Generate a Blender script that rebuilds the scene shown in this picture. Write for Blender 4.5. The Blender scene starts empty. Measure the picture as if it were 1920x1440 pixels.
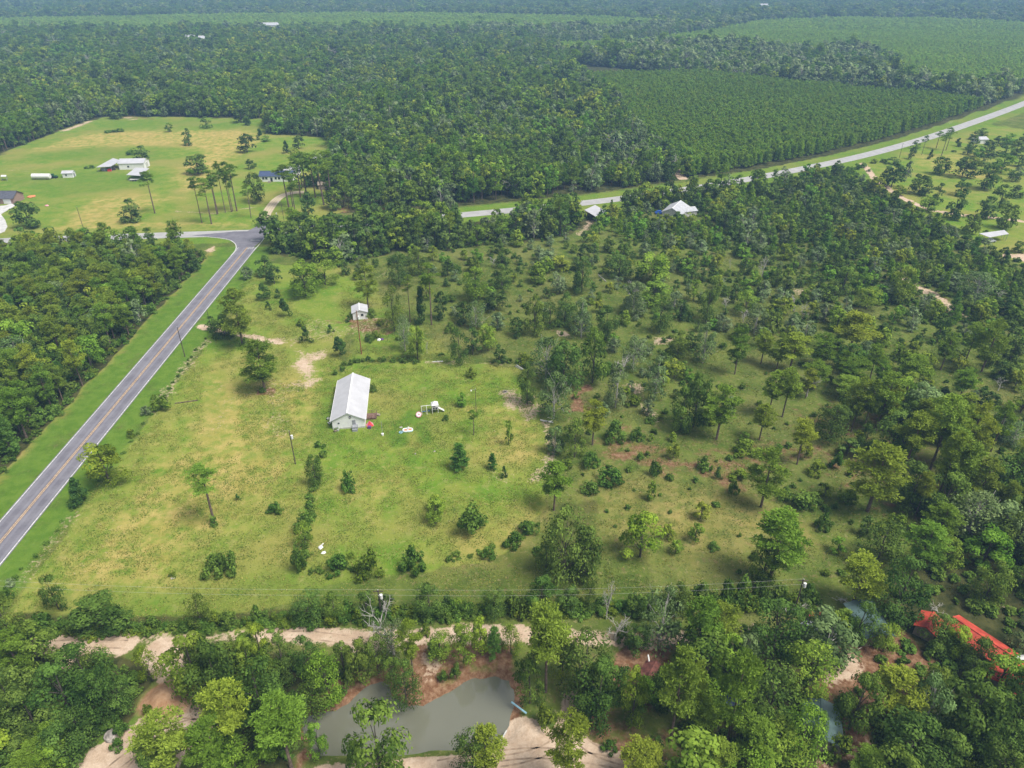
import bpy, math, random
import numpy as np
from mathutils import Vector
random.seed(7)
RNG = np.random.default_rng(11)
SC = bpy.context.scene
COL = SC.collection
R = math.radians

# ------------------------------------------------------------------ camera, sky, sun, exposure
FPX, PITCH, CAMH = 1331.0, R(30.8), 100.0
SP, CP = math.sin(PITCH), math.cos(PITCH)
cam = bpy.data.cameras.new('camera'); camo = bpy.data.objects.new('camera', cam); COL.objects.link(camo)
camo.location = (0, 0, CAMH); camo.rotation_euler = (math.pi/2 - PITCH, 0, 0)
cam.sensor_width = 36; cam.lens = 36*FPX/1920; cam.clip_start = 1; cam.clip_end = 20000
SC.camera = camo
SUN_EL, SUN_AZ = R(60), R(118)          # azimuth measured clockwise from +Y (view direction): light from the right
world = bpy.data.worlds.new('World'); SC.world = world; world.use_nodes = True
nt = world.node_tree; nt.nodes.clear()
sky = nt.nodes.new('ShaderNodeTexSky'); sky.sky_type = 'NISHITA'; sky.sun_disc = False
sky.sun_elevation = SUN_EL; sky.sun_rotation = SUN_AZ; sky.dust_density = 3.0; sky.air_density = 1.2
bg = nt.nodes.new('ShaderNodeBackground'); bg.inputs['Strength'].default_value = 0.098
hs = nt.nodes.new('ShaderNodeHueSaturation'); hs.inputs['Saturation'].default_value = 0.3
wo = nt.nodes.new('ShaderNodeOutputWorld')
nt.links.new(sky.outputs[0], hs.inputs['Color']); nt.links.new(hs.outputs[0], bg.inputs[0]); nt.links.new(bg.outputs[0], wo.inputs[0])
sun = bpy.data.lights.new('sun', 'SUN'); sun.energy = 3.1; sun.angle = R(23); sun.color = (1.0, 0.955, 0.88)
suno = bpy.data.objects.new('sun', sun); COL.objects.link(suno)
sd_ = Vector((math.sin(SUN_AZ)*math.cos(SUN_EL), math.cos(SUN_AZ)*math.cos(SUN_EL), math.sin(SUN_EL)))
suno.rotation_euler = sd_.to_track_quat('Z', 'Y').to_euler(); suno.location = (0, 0, 300)
SC.view_settings.view_transform = 'Standard'; SC.view_settings.look = 'None'
SC.view_settings.exposure = 0.55; SC.view_settings.gamma = 1.0
SC.render.engine = 'CYCLES'
SC.cycles.use_denoising = True
SC.cycles.max_bounces = 5; SC.cycles.diffuse_bounces = 3; SC.cycles.volume_bounces = 0
SC.cycles.transmission_bounces = 3; SC.cycles.glossy_bounces = 2

# ------------------------------------------------------------------ picture <-> ground geometry (1920 x 1440 coordinates)
def at(px, py, z=0.0):
    X = (px-960)/FPX; Y = (720-py)/FPX
    t = (CAMH-z)/(SP - Y*CP)
    return np.array([X*t, t*(CP+Y*SP), z])
def hgt(y, py):
    Y = (720-py)/FPX
    return CAMH + y*(Y*CP-SP)/(CP+Y*SP)
def depth(p): return p[1]*CP + (CAMH-p[2])*SP
def proj(p):
    d = depth(p); u = p[1]*SP + (p[2]-CAMH)*CP
    return 960+FPX*p[0]/d, 720-FPX*u/d
def gp(poly, z=0.0): return np.array([at(x, y, z)[:2] for x, y in poly])
def inside(P, poly):
    x, y = P[:, 0], P[:, 1]; r = np.zeros(len(P), bool); n = len(poly)
    for i in range(n):
        x0, y0 = poly[i]; x1, y1 = poly[(i+1) % n]
        c = ((y0 > y) != (y1 > y))
        with np.errstate(divide='ignore', invalid='ignore'):
            r ^= c & (x < (x1-x0)*(y-y0)/((y1-y0) if y1 != y0 else 1e-9)+x0)
    return r
def segdist(P, pl, closed=False):
    d = np.full(len(P), 1e9); n = len(pl)
    for i in range(n if closed else n-1):
        a = pl[i]; b = pl[(i+1) % n]; ab = b-a
        t = np.clip(((P-a)@ab)/max(ab@ab, 1e-9), 0, 1)
        d = np.minimum(d, np.hypot(*(P-(a+t[:, None]*ab)).T))
    return d
def sdist(P, poly):
    d = segdist(P, poly, True); return np.where(inside(P, poly), -d, d)
_vt = RNG.random((256, 256))
def vnoise(P, s):
    q = P/s + 1000.3; i = np.floor(q).astype(int); f = q-i; f = f*f*(3-2*f)
    a = _vt[i[:, 0] & 255, i[:, 1] & 255]; b = _vt[(i[:, 0]+1) & 255, i[:, 1] & 255]
    c = _vt[i[:, 0] & 255, (i[:, 1]+1) & 255]; d = _vt[(i[:, 0]+1) & 255, (i[:, 1]+1) & 255]
    return (a*(1-f[:, 0])+b*f[:, 0])*(1-f[:, 1]) + (c*(1-f[:, 0])+d*f[:, 0])*f[:, 1]
def sstep(a, b, x):
    t = np.clip((x-a)/(b-a), 0, 1); return t*t*(3-2*t)

# ------------------------------------------------------------------ materials
def nodes(m):
    m.use_nodes = True; t = m.node_tree; t.nodes.clear(); return t
def N(t, kind, **kw):
    n = t.nodes.new(kind)
    for k, v in kw.items():
        if k.startswith('i_'):
            key = k[2:]; n.inputs[int(key) if key.isdigit() else key.replace('_', ' ')].default_value = v
        else: setattr(n, k, v)
    return n
def mixc(t, fac, a, b, mode='MIX'):
    n = N(t, 'ShaderNodeMix', data_type='RGBA', blend_type=mode)
    for idx, v in ((0, fac), (6, a), (7, b)):
        if isinstance(v, bpy.types.NodeSocket): t.links.new(v, n.inputs[idx])
        elif idx == 0: n.inputs[0].default_value = v
        else: n.inputs[idx].default_value = (*v, 1)
    return n.outputs[2]
def math_(t, op, a, b=0.0, c=None, clamp=False):
    n = N(t, 'ShaderNodeMath', operation=op, use_clamp=clamp)
    for i, v in enumerate((a, b) if c is None else (a, b, c)):
        if isinstance(v, bpy.types.NodeSocket): t.links.new(v, n.inputs[i])
        else: n.inputs[i].default_value = v
    return n.outputs[0]
def ramp(t, fac, stops):
    n = N(t, 'ShaderNodeMapRange', interpolation_type='SMOOTHSTEP'); t.links.new(fac, n.inputs[0])
    n.inputs[1].default_value, n.inputs[2].default_value = stops; return n.outputs[0]
def noise(t, scale, detail=3.0, vec=None, rough=0.55):
    n = N(t, 'ShaderNodeTexNoise'); n.inputs['Scale'].default_value = scale
    n.inputs['Detail'].default_value = detail; n.inputs['Roughness'].default_value = rough
    if vec is not None: t.links.new(vec, n.inputs['Vector'])
    return n.outputs[0]
def surf(name, col, rough=0.8, metal=0.0, var=0.12, scale=1.5, bump=0.0, stripes=None, spec=0.3):
    m = bpy.data.materials.new(name); t = nodes(m)
    tc = N(t, 'ShaderNodeTexCoord'); b = N(t, 'ShaderNodeBsdfPrincipled'); o = N(t, 'ShaderNodeOutputMaterial')
    n1 = noise(t, scale, 5, tc.outputs['Object'])
    d = tuple(max(c*(1-var*2), 0) for c in col); l = tuple(min(c*(1+var*.8), 1) for c in col)
    c = mixc(t, ramp(t, n1, (.3, .7)), d, l)
    if stripes:
        w = N(t, 'ShaderNodeTexWave', wave_type='BANDS', bands_direction=stripes[0]); t.links.new(tc.outputs['Object'], w.inputs['Vector'])
        w.inputs['Scale'].default_value = stripes[1]
        c = mixc(t, math_(t, 'MULTIPLY', w.outputs[0], stripes[2]), c, tuple(x*.45 for x in col))
    t.links.new(c, b.inputs['Base Color']); b.inputs['Roughness'].default_value = rough; b.inputs['Metallic'].default_value = metal
    b.inputs['Specular IOR Level'].default_value = spec
    if bump:
        bp = N(t, 'ShaderNodeBump', i_Strength=bump, i_Distance=.1); t.links.new(noise(t, scale*6, 3, tc.outputs['Object']), bp.inputs['Height'])
        t.links.new(bp.outputs[0], b.inputs['Normal'])
    t.links.new(b.outputs[0], o.inputs[0]); return m
LEAFC = {}
def leafmat(name, col, col2, trans=0.25, rnd=0.35):
    """foliage: per-leaf and per-clump variation of the leaves' own colour, a tint per tree (object colour) and a random value per tree"""
    LEAFC[name] = (col, col2, trans, rnd)
    m = bpy.data.materials.new(name); t = nodes(m)
    at_ = N(t, 'ShaderNodeAttribute', attribute_name='var'); oi = N(t, 'ShaderNodeObjectInfo')
    c = mixc(t, at_.outputs['Fac'], col, col2)
    c = mixc(t, 1.0, c, oi.outputs['Color'], 'MULTIPLY')
    v = math_(t, 'MULTIPLY_ADD', oi.outputs['Random'], rnd, 1-rnd/2)
    h = N(t, 'ShaderNodeHueSaturation'); t.links.new(c, h.inputs['Color']); t.links.new(v, h.inputs['Value'])
    r2 = math_(t, 'FRACT', math_(t, 'MULTIPLY', oi.outputs['Random'], 37.7))
    t.links.new(math_(t, 'MULTIPLY_ADD', r2, 0.022, 0.490), h.inputs['Hue'])
    d = N(t, 'ShaderNodeBsdfDiffuse'); tr = N(t, 'ShaderNodeBsdfTranslucent'); mx = N(t, 'ShaderNodeMixShader', i_0=trans)
    t.links.new(h.outputs[0], d.inputs[0]); t.links.new(h.outputs[0], tr.inputs[0])
    t.links.new(d.outputs[0], mx.inputs[1]); t.links.new(tr.outputs[0], mx.inputs[2])
    o = N(t, 'ShaderNodeOutputMaterial'); t.links.new(mx.outputs[0], o.inputs[0]); return m

M = {}
M['pine'] = leafmat('pine_needles', (.115, .175, .02), (.32, .43, .06))
M['pinefar'] = leafmat('pine_needles_far', (.095, .17, .02), (.25, .38, .05))
M['young'] = leafmat('young_pine_needles', (.085, .175, .03), (.22, .37, .07))
M['oak'] = leafmat('dark_leaves', (.05, .092, .018), (.18, .27, .05))
M['light'] = leafmat('light_leaves', (.09, .16, .018), (.29, .41, .055))
M['grey'] = leafmat('grey_green_leaves', (.09, .14, .045), (.24, .33, .12))
M['cedar'] = leafmat('cedar_leaves', (.035, .08, .02), (.11, .20, .04))
M['shrub'] = leafmat('shrub_leaves', (.062, .12, .018), (.19, .30, .05))
M['red'] = leafmat('reddish_leaves', (.09, .04, .03), (.17, .08, .05))
M['weed'] = leafmat('weed_blades', (.10, .14, .03), (.22, .26, .07))
M['bark'] = surf('pine_bark', (.17, .125, .10), .95, var=.25, scale=3)
M['barkdark'] = surf('dark_bark', (.10, .085, .07), .95, var=.25, scale=3)
M['dead'] = surf('bleached_deadwood', (.42, .40, .36), .9, var=.15, scale=3)

# ------------------------------------------------------------------ mesh builder
class MB:
    def __init__(s): s.V = []; s.L = []; s.T = []; s.Mi = []; s.A = []; s.n = 0
    def add(s, V, F, mat=0, var=None):
        V = np.asarray(V, float).reshape(-1, 3); F = np.asarray(F, int)
        if F.ndim == 1: F = F[None]
        s.V.append(V); s.L.append((F+s.n).ravel()); s.T.append(np.full(len(F), F.shape[1])); s.Mi.append(np.full(len(F), mat))
        s.A.append(np.full(len(F), .5) if var is None else np.asarray(var)); s.n += len(V); return s
    def box(s, c, d, rz=0.0, mat=0):
        x, y, z = np.array(d)/2
        v = np.array([(i*x, j*y, k*z) for i in (-1, 1) for j in (-1, 1) for k in (-1, 1)], float)
        ca, sa = math.cos(rz), math.sin(rz)
        v = np.c_[v[:, 0]*ca-v[:, 1]*sa, v[:, 0]*sa+v[:, 1]*ca, v[:, 2]] + np.array(c)
        return s.add(v, [(0, 1, 3, 2), (4, 6, 7, 5), (0, 4, 5, 1), (2, 3, 7, 6), (0, 2, 6, 4), (1, 5, 7, 3)], mat)
    def tube(s, pts, rad, n=6, mat=0, cap=True):
        pts = np.asarray(pts, float); k = len(pts); rad = np.broadcast_to(rad, (k,)); vs = []
        a = np.arange(n)*2*math.pi/n
        for i in range(k):
            d = pts[min(i+1, k-1)]-pts[max(i-1, 0)]; d = d/(np.linalg.norm(d)+1e-9)
            u = np.cross(d, (0, 1, 0) if abs(d[2]) > .9 else (0, 0, 1)); u /= np.linalg.norm(u)+1e-9; w = np.cross(d, u)
            vs.append(pts[i]+rad[i]*(np.cos(a)[:, None]*u+np.sin(a)[:, None]*w))
        F = [(i*n+j, i*n+(j+1) % n, (i+1)*n+(j+1) % n, (i+1)*n+j) for i in range(k-1) for j in range(n)]
        s.add(np.vstack(vs), F, mat)
        if cap: s.add(vs[-1], [list(range(n))], mat); s.add(vs[0], [list(range(n))[::-1]], mat)
        return s
    def slab(s, q, th, mat=0):
        q = np.asarray(q, float); n = len(q); lo = q-np.array([0, 0, th])
        s.add(q, [list(range(n))], mat); s.add(lo, [list(range(n))[::-1]], mat)
        for i in range(n):
            j = (i+1) % n; s.add([q[i], lo[i], lo[j], q[j]], [(0, 1, 2, 3)], mat)
        return s
    def mesh(s, name, mats, attr=False, smooth=False):
        me = bpy.data.meshes.new(name); V = np.vstack(s.V).astype(np.float32); L = np.concatenate(s.L).astype(np.int32); T = np.concatenate(s.T).astype(np.int32)
        me.vertices.add(len(V)); me.vertices.foreach_set('co', V.ravel())
        me.loops.add(len(L)); me.loops.foreach_set('vertex_index', L)
        me.polygons.add(len(T)); st = np.concatenate([[0], np.cumsum(T)[:-1]]).astype(np.int32)
        me.polygons.foreach_set('loop_start', st); me.polygons.foreach_set('material_index', np.concatenate(s.Mi).astype(np.int32))
        me.polygons.foreach_set('use_smooth', np.full(len(T), smooth))
        me.update(calc_edges=True)
        if attr:
            a = me.attributes.new('var', 'FLOAT', 'FACE'); a.data.foreach_set('value', np.concatenate(s.A).astype(np.float32))
        for m in (mats if isinstance(mats, (list, tuple)) else [mats]): me.materials.append(M[m] if isinstance(m, str) else m)
        return me
    def obj(s, name, mats, parent=None, loc=None, **k):
        o = bpy.data.objects.new(name, s.mesh(name, mats, **k)); COL.objects.link(o)
        if parent is not None: o.parent = parent
        if loc is not None: o.location = loc
        return o
def tag(o, label=None, cat=None, group=None, kind=None):
    if label: o['label'] = label
    if cat: o['category'] = cat
    if group: o['group'] = group
    if kind: o['kind'] = kind
    return o
def thing(name, label, cat, loc=(0, 0, 0), rz=0.0, group=None):
    o = bpy.data.objects.new(name, None); COL.objects.link(o); o.location = loc; o.rotation_euler = (0, 0, rz)
    o.empty_display_size = .5
    return tag(o, label, cat, group)

# ------------------------------------------------------------------ foliage prototypes (meshes only)
def unit(n, g): v = g.normal(size=(n, 3)); return v/np.linalg.norm(v, axis=1)[:, None]
def leaves(mb, P, Nrm, size, g, mat=0, var=None, asp=.62):
    n = len(P); Nrm = Nrm/np.linalg.norm(Nrm, axis=1)[:, None]
    u = np.cross(Nrm, unit(n, g)); u /= np.linalg.norm(u, axis=1)[:, None]+1e-9; w = np.cross(Nrm, u)
    s = (size*g.uniform(.6, 1.3, n))[:, None]/2
    V = np.stack([P-u*s, P-w*s*asp, P+u*s, P+w*s*asp], 1).reshape(-1, 3)
    mb.add(V, np.arange(4*n).reshape(n, 4), mat, g.random(n) if var is None else var)
def tufts(mb, P, r, g, k=11, mat=0, var=None, up=.35):
    n = len(P); D = unit(n*k, g); D[:, 2] = D[:, 2]*.8+up; D /= np.linalg.norm(D, axis=1)[:, None]
    C = np.repeat(P, k, 0); L = (r*g.uniform(.75, 1.15, n*k))[:, None]
    s = np.cross(D, unit(n*k, g)); s /= np.linalg.norm(s, axis=1)[:, None]+1e-9
    V = np.stack([C, C+D*L+s*L*.17, C+D*L-s*L*.17], 1).reshape(-1, 3)
    v = np.repeat(g.random(n) if var is None else var, k)*.75+g.random(n*k)*.25
    mb.add(V, np.arange(3*n*k).reshape(-1, 3), mat, v)
def blobs_oak(H, W, nb, g, z0=.28, low=0.0):
    B = []
    for i in range(nb):
        th = g.uniform(0, 2*math.pi); u = g.uniform(-.95+low, 1); rr = math.sqrt(max(0, 1-abs(u)**(2.4 if u > 0 else 5)))*g.uniform(.45, .88)
        rad = W*g.uniform(.13, .23)*(1-.25*max(u, 0))
        B.append((rr*math.cos(th)*(W/2), rr*math.sin(th)*(W/2), max(H*(z0+(1-z0)*(.46+.46*u)), rad*.5), rad))
    return B
def crown_leaf(H, W, nb, nl, size, seed, z0=.28, low=0.0, open_=0.0):
    g = np.random.default_rng(seed); mb = MB(); B = blobs_oak(H, W, nb, g, z0, low)
    for (x, y, z, r) in B:
        n = int(nl*g.uniform(.7, 1.3)*(1-open_)); D = unit(n, g); D[:, 2] = np.where(D[:, 2] < -.35, -D[:, 2], D[:, 2])
        rr = r*g.uniform(.6, 1.12, n)**.7; sq = np.array([1, 1, .78])
        P = np.array([x, y, z])+D*rr[:, None]*sq
        leaves(mb, P, D+.5*unit(n, g)+np.array([0, 0, .3]), size, g, var=np.clip(g.uniform(.0, .95)+g.normal(0, .2, n), 0, 1))
    return mb, B
def trunk_mb(H, W, B, g, r0, tr=.8, bark=0, nl=7):
    mb = MB(); top = H*tr; k = g.uniform(-.04, .04, 2)*H
    mb.tube([(0, 0, -.3), (0, 0, H*.02), (k[0]*.4, k[1]*.4, top*.5), (k[0], k[1], top)], [r0*1.3, r0, r0*.7, r0*.2], 7, bark)
    idx = g.permutation(len(B))[:nl]
    for i in idx:
        x, y, z, r = B[i]; zz = max(min(z*.62, top*.9), H*.1); q = zz/top
        a = np.array([k[0]*q, k[1]*q, zz]); b = np.array([x*.92, y*.92, z]); m_ = a*.5+b*.5+np.array([0, 0, .06*H])
        mb.tube([a, m_, b], [r0*.38, r0*.24, r0*.08], 5, bark, cap=False)
    return mb
def crown_pine(H, W, nc, nt_, tr, seed, z0=.45, cone=False, k=11):
    g = np.random.default_rng(seed); mb = MB(); B = []
    for i in range(nc):
        u = (i+.5)/nc if cone else g.uniform(0, 1)
        z = H*(z0+(1-z0)*u*.97)
        env = (1-u)**.8*.95+.06 if cone else math.sqrt(max(.05, 1-(2*u-.85)**2*.75))*.9
        th = i*2.4+g.uniform(-.6, .6); rr = W/2*env*(g.uniform(.55, .98) if cone else g.uniform(.25, .92))
        rad = W*g.uniform(.12, .19)*(.8 if cone else 1)
        B.append((rr*math.cos(th), rr*math.sin(th), z, rad))
    for (x, y, z, r) in B:
        n = max(3, int(nt_*g.uniform(.7, 1.3))); D = unit(n, g); D[:, 2] = abs(D[:, 2])*.75-.12
        P = np.array([x, y, z])+D*(r*g.uniform(.45, 1.1, n))[:, None]
        tufts(mb, P, tr, g, k=k, var=np.clip(g.uniform(.2, .8)+g.normal(0, .15, n), 0, 1))
        if cone and g.random() < .8:   # needles along the branch back to the stem
            q = g.uniform(.35, .9, (5, 1)); tufts(mb, np.array([[0, 0, z-.03*H]])*(1-q)+q*np.array([[x, y, z]]), tr, g, k=k)
    return mb, B
def pine_trunk(H, B, g, r0, bark=0, nl=16):
    mb = MB(); k = g.uniform(-.025, .025, 2)*H
    mb.tube([(0, 0, -.3), (0, 0, .3), (k[0]*.5, k[1]*.5, H*.5), (k[0], k[1], H*.93)], [r0*1.35, r0, r0*.72, r0*.16], 7, bark)
    for i in g.permutation(len(B))[:nl]:
        x, y, z, r = B[i]; zz = z-.05*H; q = min(zz/(H*.93), 1)
        a = np.array([k[0]*q, k[1]*q, zz]); mb.tube([a, a*.45+np.array([x, y, z])*.55, (x, y, z+.1)], [r0*.22, r0*.16, r0*.07], 4, bark, cap=False)
    return mb
def dead_mb(H, W, seed, dense=1.0):
    g = np.random.default_rng(seed); mb = MB()
    def br(p, d, L, r, lev):
        pts = [p]; q = p.copy(); dd = d.copy()
        for s_ in range(3):
            dd = dd+g.normal(0, .16, 3); dd /= np.linalg.norm(dd); q = q+dd*L/3; pts.append(q)
        mb.tube(pts, [r, r*.8, r*.6, r*.35], 4 if lev else 6, 0, cap=False)
        if lev < 3:
            for j in range(int((7, 4, 3)[lev]*dense+.5)):
                f = g.uniform(.35, 1.0); i = min(int(f*3), 2); a = pts[i]+(pts[i+1]-pts[i])*(f*3-i)
                nd = dd*.55+unit(1, g)[0]*.85+np.array([0, 0, .25]); nd /= np.linalg.norm(nd)
                br(a, nd, L*g.uniform(.38, .62), r*.5, lev+1)
    br(np.array([0, 0, -.2]), np.array([0, 0, 1.0]), H*.62, .02*H+.04, 0)
    return mb

PROTO = {}    # kind -> list of dict(H, W, trunk mesh, crown mesh)
def addp(kind, H, W, crown, cm, trunk=None, tm=None):
    PROTO.setdefault(kind, []).append(dict(H=H, W=W, crown=crown.mesh(kind+'_crown', [cm], attr=True),
        trunk=trunk.mesh(kind+'_trunk', [tm]) if trunk else None))
G_ = np.random.default_rng(5)
for s in range(6):
    for lod, (nb, nl, sz) in (('', ((36, 24, 50, 30, 44, 20)[s], (115, 150, 85, 110, 90, 140)[s], (.42, .4, .36, .5, .38, .44)[s])), ('_far', ((26, 18, 34, 22, 30, 16)[s], 40, .9))):
        for kd, mt, bk, H, W, z0, op in (('oak', 'oak', 'barkdark', 9, 8, .02, 0), ('light', 'light', 'barkdark', 9, 7, .08, .08), ('grey', 'grey', 'dead', 8, 6.6, .04, .3)):
            mb, B = crown_leaf(H, W, nb, nl, sz, 100+s*10+len(kd), z0, open_=op+(0, 0, .15, 0, .25, .1)[s])
            tb = trunk_mb(H, W, B, G_, .2, nl=10 if kd != 'grey' else 18)
            if kd == 'grey':       # bare grey twigs that stick out of the thin crown
                g = np.random.default_rng(s)
                for _ in range(26):
                    x, y, z, r = B[g.integers(len(B))]; d = unit(1, g)[0]; d[2] = abs(d[2])*.7+.1
                    a = np.array([x, y, z])*.8; b = np.array([x, y, z])+d*r*1.5; tb.tube([a, b], [.05, .025], 3, 0, cap=False)
            addp(kd+lod, H, W, mb, mt, tb, bk)
    # pines
    mb, B = crown_pine(15, 6.2, 34, 17, .5, 200+s, z0=(.32, .42, .26, .46, .36, .5)[s]); addp('pine', 15, 6.2, mb, 'pine', pine_trunk(15, B, G_, .2), 'bark')
    mb, B = crown_pine(15, 6.0, 20, 7, .85, 230+s, z0=(.32, .42, .26, .46, .36, .5)[s], k=9); addp('pine_far', 15, 6.0, mb, 'pinefar', pine_trunk(15, B, G_, .2), 'bark')
    mb, B = crown_pine(18, 5.4, 17, 15, .42, 260+s, z0=.66); addp('tallpine', 18, 5.4, mb, 'pinefar', pine_trunk(18, B, G_, .19), 'bark')
    mb, B = crown_pine(7, 3.2, 30, 9, .36, 290+s, z0=.1, cone=True); addp('young', 7, 3.2, mb, 'young', pine_trunk(7, B, G_, .1), 'bark')
    mb, B = crown_pine(7, 3.2, 16, 5, .62, 320+s, z0=.12, cone=True, k=8); addp('young_far', 7, 3.2, mb, 'young', None, None)
    # shrubs and cedars
    def shrub(H, W, n, sz, seed, cone=False):
        g = np.random.default_rng(seed); mb = MB(); nb = 16
        for i in range(nb):
            u = g.uniform(0, 1); th = g.uniform(0, 6.28)
            if cone: rr = W/2*(1-u)**.75*g.uniform(.3, .8); z = H*(.08+.84*u); r = W*.16*(1.15-u*.6)
            else: rr = W/2*math.sqrt(1-u*u)*g.uniform(.3, 1.0); z = H*(.1+.66*u*g.uniform(.6, 1.15)); r = W*g.uniform(.09, .22)
            D = unit(n, g); P = np.array([rr*math.cos(th), rr*math.sin(th), z])+D*(r*g.uniform(.7, 1.1, n))[:, None]
            P[:, 2] = np.maximum(P[:, 2], .03)
            leaves(mb, P, D+.6*unit(n, g)+np.array([0, 0, .3]), sz, g, var=np.clip(g.uniform(.0, .95)+g.normal(0, .2, n), 0, 1))
        return mb
    addp('shrub', 2.4, 3.0, shrub(2.4, 3.0, 70, .3, 400+s), 'shrub')
    addp('shrub_far', 2.4, 3.0, shrub(2.4, 3.0, 22, .55, 430+s), 'shrub')
    addp('cedar', 4, 3.2, shrub(4, 3.2, 95, .26, 460+s, True), 'cedar')
    PROTO.setdefault('dead', []).append(dict(H=8, W=5, crown=None, trunk=dead_mb(8, 5, 500+s).mesh('dead_tree', ['dead'])))
    g = np.random.default_rng(600+s); mb = MB(); n = 26; P = np.c_[g.normal(0, .6, (n, 2)), g.uniform(.03, .3, n)]
    leaves(mb, P, unit(n, g)+np.array([0, 0, .4]), .26, g); PROTO.setdefault('weed', []).append(dict(H=1, W=1, crown=mb.mesh('weed', ['weed'], attr=True), trunk=None))
PROTO['red'] = [dict(H=p['H'], W=p['W'], crown=p['crown'].copy(), trunk=p['trunk']) for p in PROTO['light']]
for p in PROTO['red']: p['crown'].materials[0] = M['red']

# ------------------------------------------------------------------ ground: masks of what grows or lies where
POND_Z = -0.9
POND = gp([(562,1372),(572,1345),(600,1336),(628,1334),(652,1318),(690,1282),(716,1275),(735,1288),(742,1310),(765,1325),(797,1323),(840,1295),(888,1272),(930,1267),(955,1275),(966,1300),(962,1330),(956,1350),(946,1375),(934,1393),(870,1402),(790,1414),(700,1418),(640,1420),(590,1416)], POND_Z)
# the highway runs almost straight away from the camera; both edge lines measured on the photograph
E_R = gp([(-230,1299),(0,1057),(80,960),(468,480)]); E_L = gp([(-260,1245),(17,960),(433,480)])
pr = np.polyfit([E_R[1][1], E_R[3][1]], [E_R[1][0], E_R[3][0]], 1); pl_ = np.polyfit([E_L[1][1], E_L[2][1]], [E_L[1][0], E_L[2][0]], 1)
def hw(y, f): return np.array([(np.polyval(pl_, y)*(1-f)+np.polyval(pr, y)*f), y])   # f 0 = left white line, 1 = right white line
XR = gp([(-700,520),(-300,474),(0,452.5),(150,447),(300,441.5),(430,437.5),(500,434.5),(620,425),(800,409),(990,391.5),(1130,376.5),(1240,362),(1340,346.5),(1440,329),(1590,298.5),(1700,270),(1800,238),(1930,190),(2040,140)])
L_LAWN = [([(-200,1350),(30,1125),(240,835),(385,640),(440,585),(470,482),(510,495),(640,500),(690,560),(640,650),(640,682),(850,676),(985,688),(1018,790),(1032,840),(1015,950),(945,1035),(840,1060),(700,1078),(640,1095),(560,1120),(420,1165),(60,1165),(-100,1300)], 1.5, .95),
          ([(500,495),(700,505),(760,600),(850,640),(850,676),(640,682),(640,600),(560,600),(480,520)], 4, .55),
          ([(-600,520),(-400,400),(0,290),(110,245),(195,218),(500,222),(497,250),(615,258),(625,300),(600,345),(640,395),(560,425),(0,443),(-500,490)], 2, 1),
          ([(640,395),(720,400),(800,402),(800,398),(720,385),(650,380)], 3, .8),
          ([(1560,318),(1640,300),(1720,268),(1790,240),(1850,232),(1960,250),(1990,520),(1920,500),(1860,480),(1790,440),(1700,380),(1600,335)], 4, .85),
          ([(560,1110),(1000,1105),(1540,1120),(1540,1165),(1100,1175),(560,1175)], 3, .35),
          ([(1730,1120),(1930,1110),(1990,1300),(1900,1260),(1800,1160)], 3, .4),
          ([(-50,1160),(560,1160),(560,1190),(-50,1200)], 2, .8)]
L_VERGE = [([(1085,445),(1105,410),(1125,415),(1120,450)], 2, .9), ([(1145,430),(1165,395),(1185,400),(1180,440)], 3, .5), ([(1600,320),(1640,318),(1640,345),(1610,345)], 2, .9),
           ([(0,333),(60,330),(200,320),(300,332),(270,350),(100,372),(40,352)], 6, .55), ([(60,290),(180,275),(300,283),(300,300),(40,300)], 8, .45), ([(200,222),(500,226),(490,243),(330,240),(160,250)], 8, .4),
           ([(590,790),(622,700),(632,700),(620,815),(700,815),(715,790),(690,830),(600,825)], 2.5, .7), ([(140,1380),(210,1345),(250,1335),(262,1350),(200,1385),(150,1420)], 1, .8)]
L_DRY = [([(60,285),(120,262),(190,246),(330,246),(475,243),(485,262),(440,290),(400,330),(350,360),(330,330),(380,285),(330,272),(120,276)], 7, .85),
         ([(100,430),(170,372),(240,362),(330,372),(260,400),(200,432)], 6, .7), ([(0,440),(200,418),(480,418),(470,430),(0,446)], 2, .6),
         ([(60,1130),(180,990),(330,830),(400,700),(470,720),(540,800),(560,900),(420,1000),(340,1090),(200,1150)], 14, .72),
         ([(480,700),(620,690),(600,760),(560,830),(480,760)], 6, .6), ([(880,760),(1010,790),(1010,880),(940,900),(900,830)], 6, .5),
         ([(620,890),(720,880),(760,930),(640,960)], 7, .45), ([(800,1000),(1000,960),(960,1020),(820,1040)], 6, .5), ([(1700,285),(1800,290),(1850,340),(1760,330)], 6, .5),
         ([(1150,900),(1400,940),(1500,1000),(1300,1040),(1150,1000)], 12, .5)]
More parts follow.
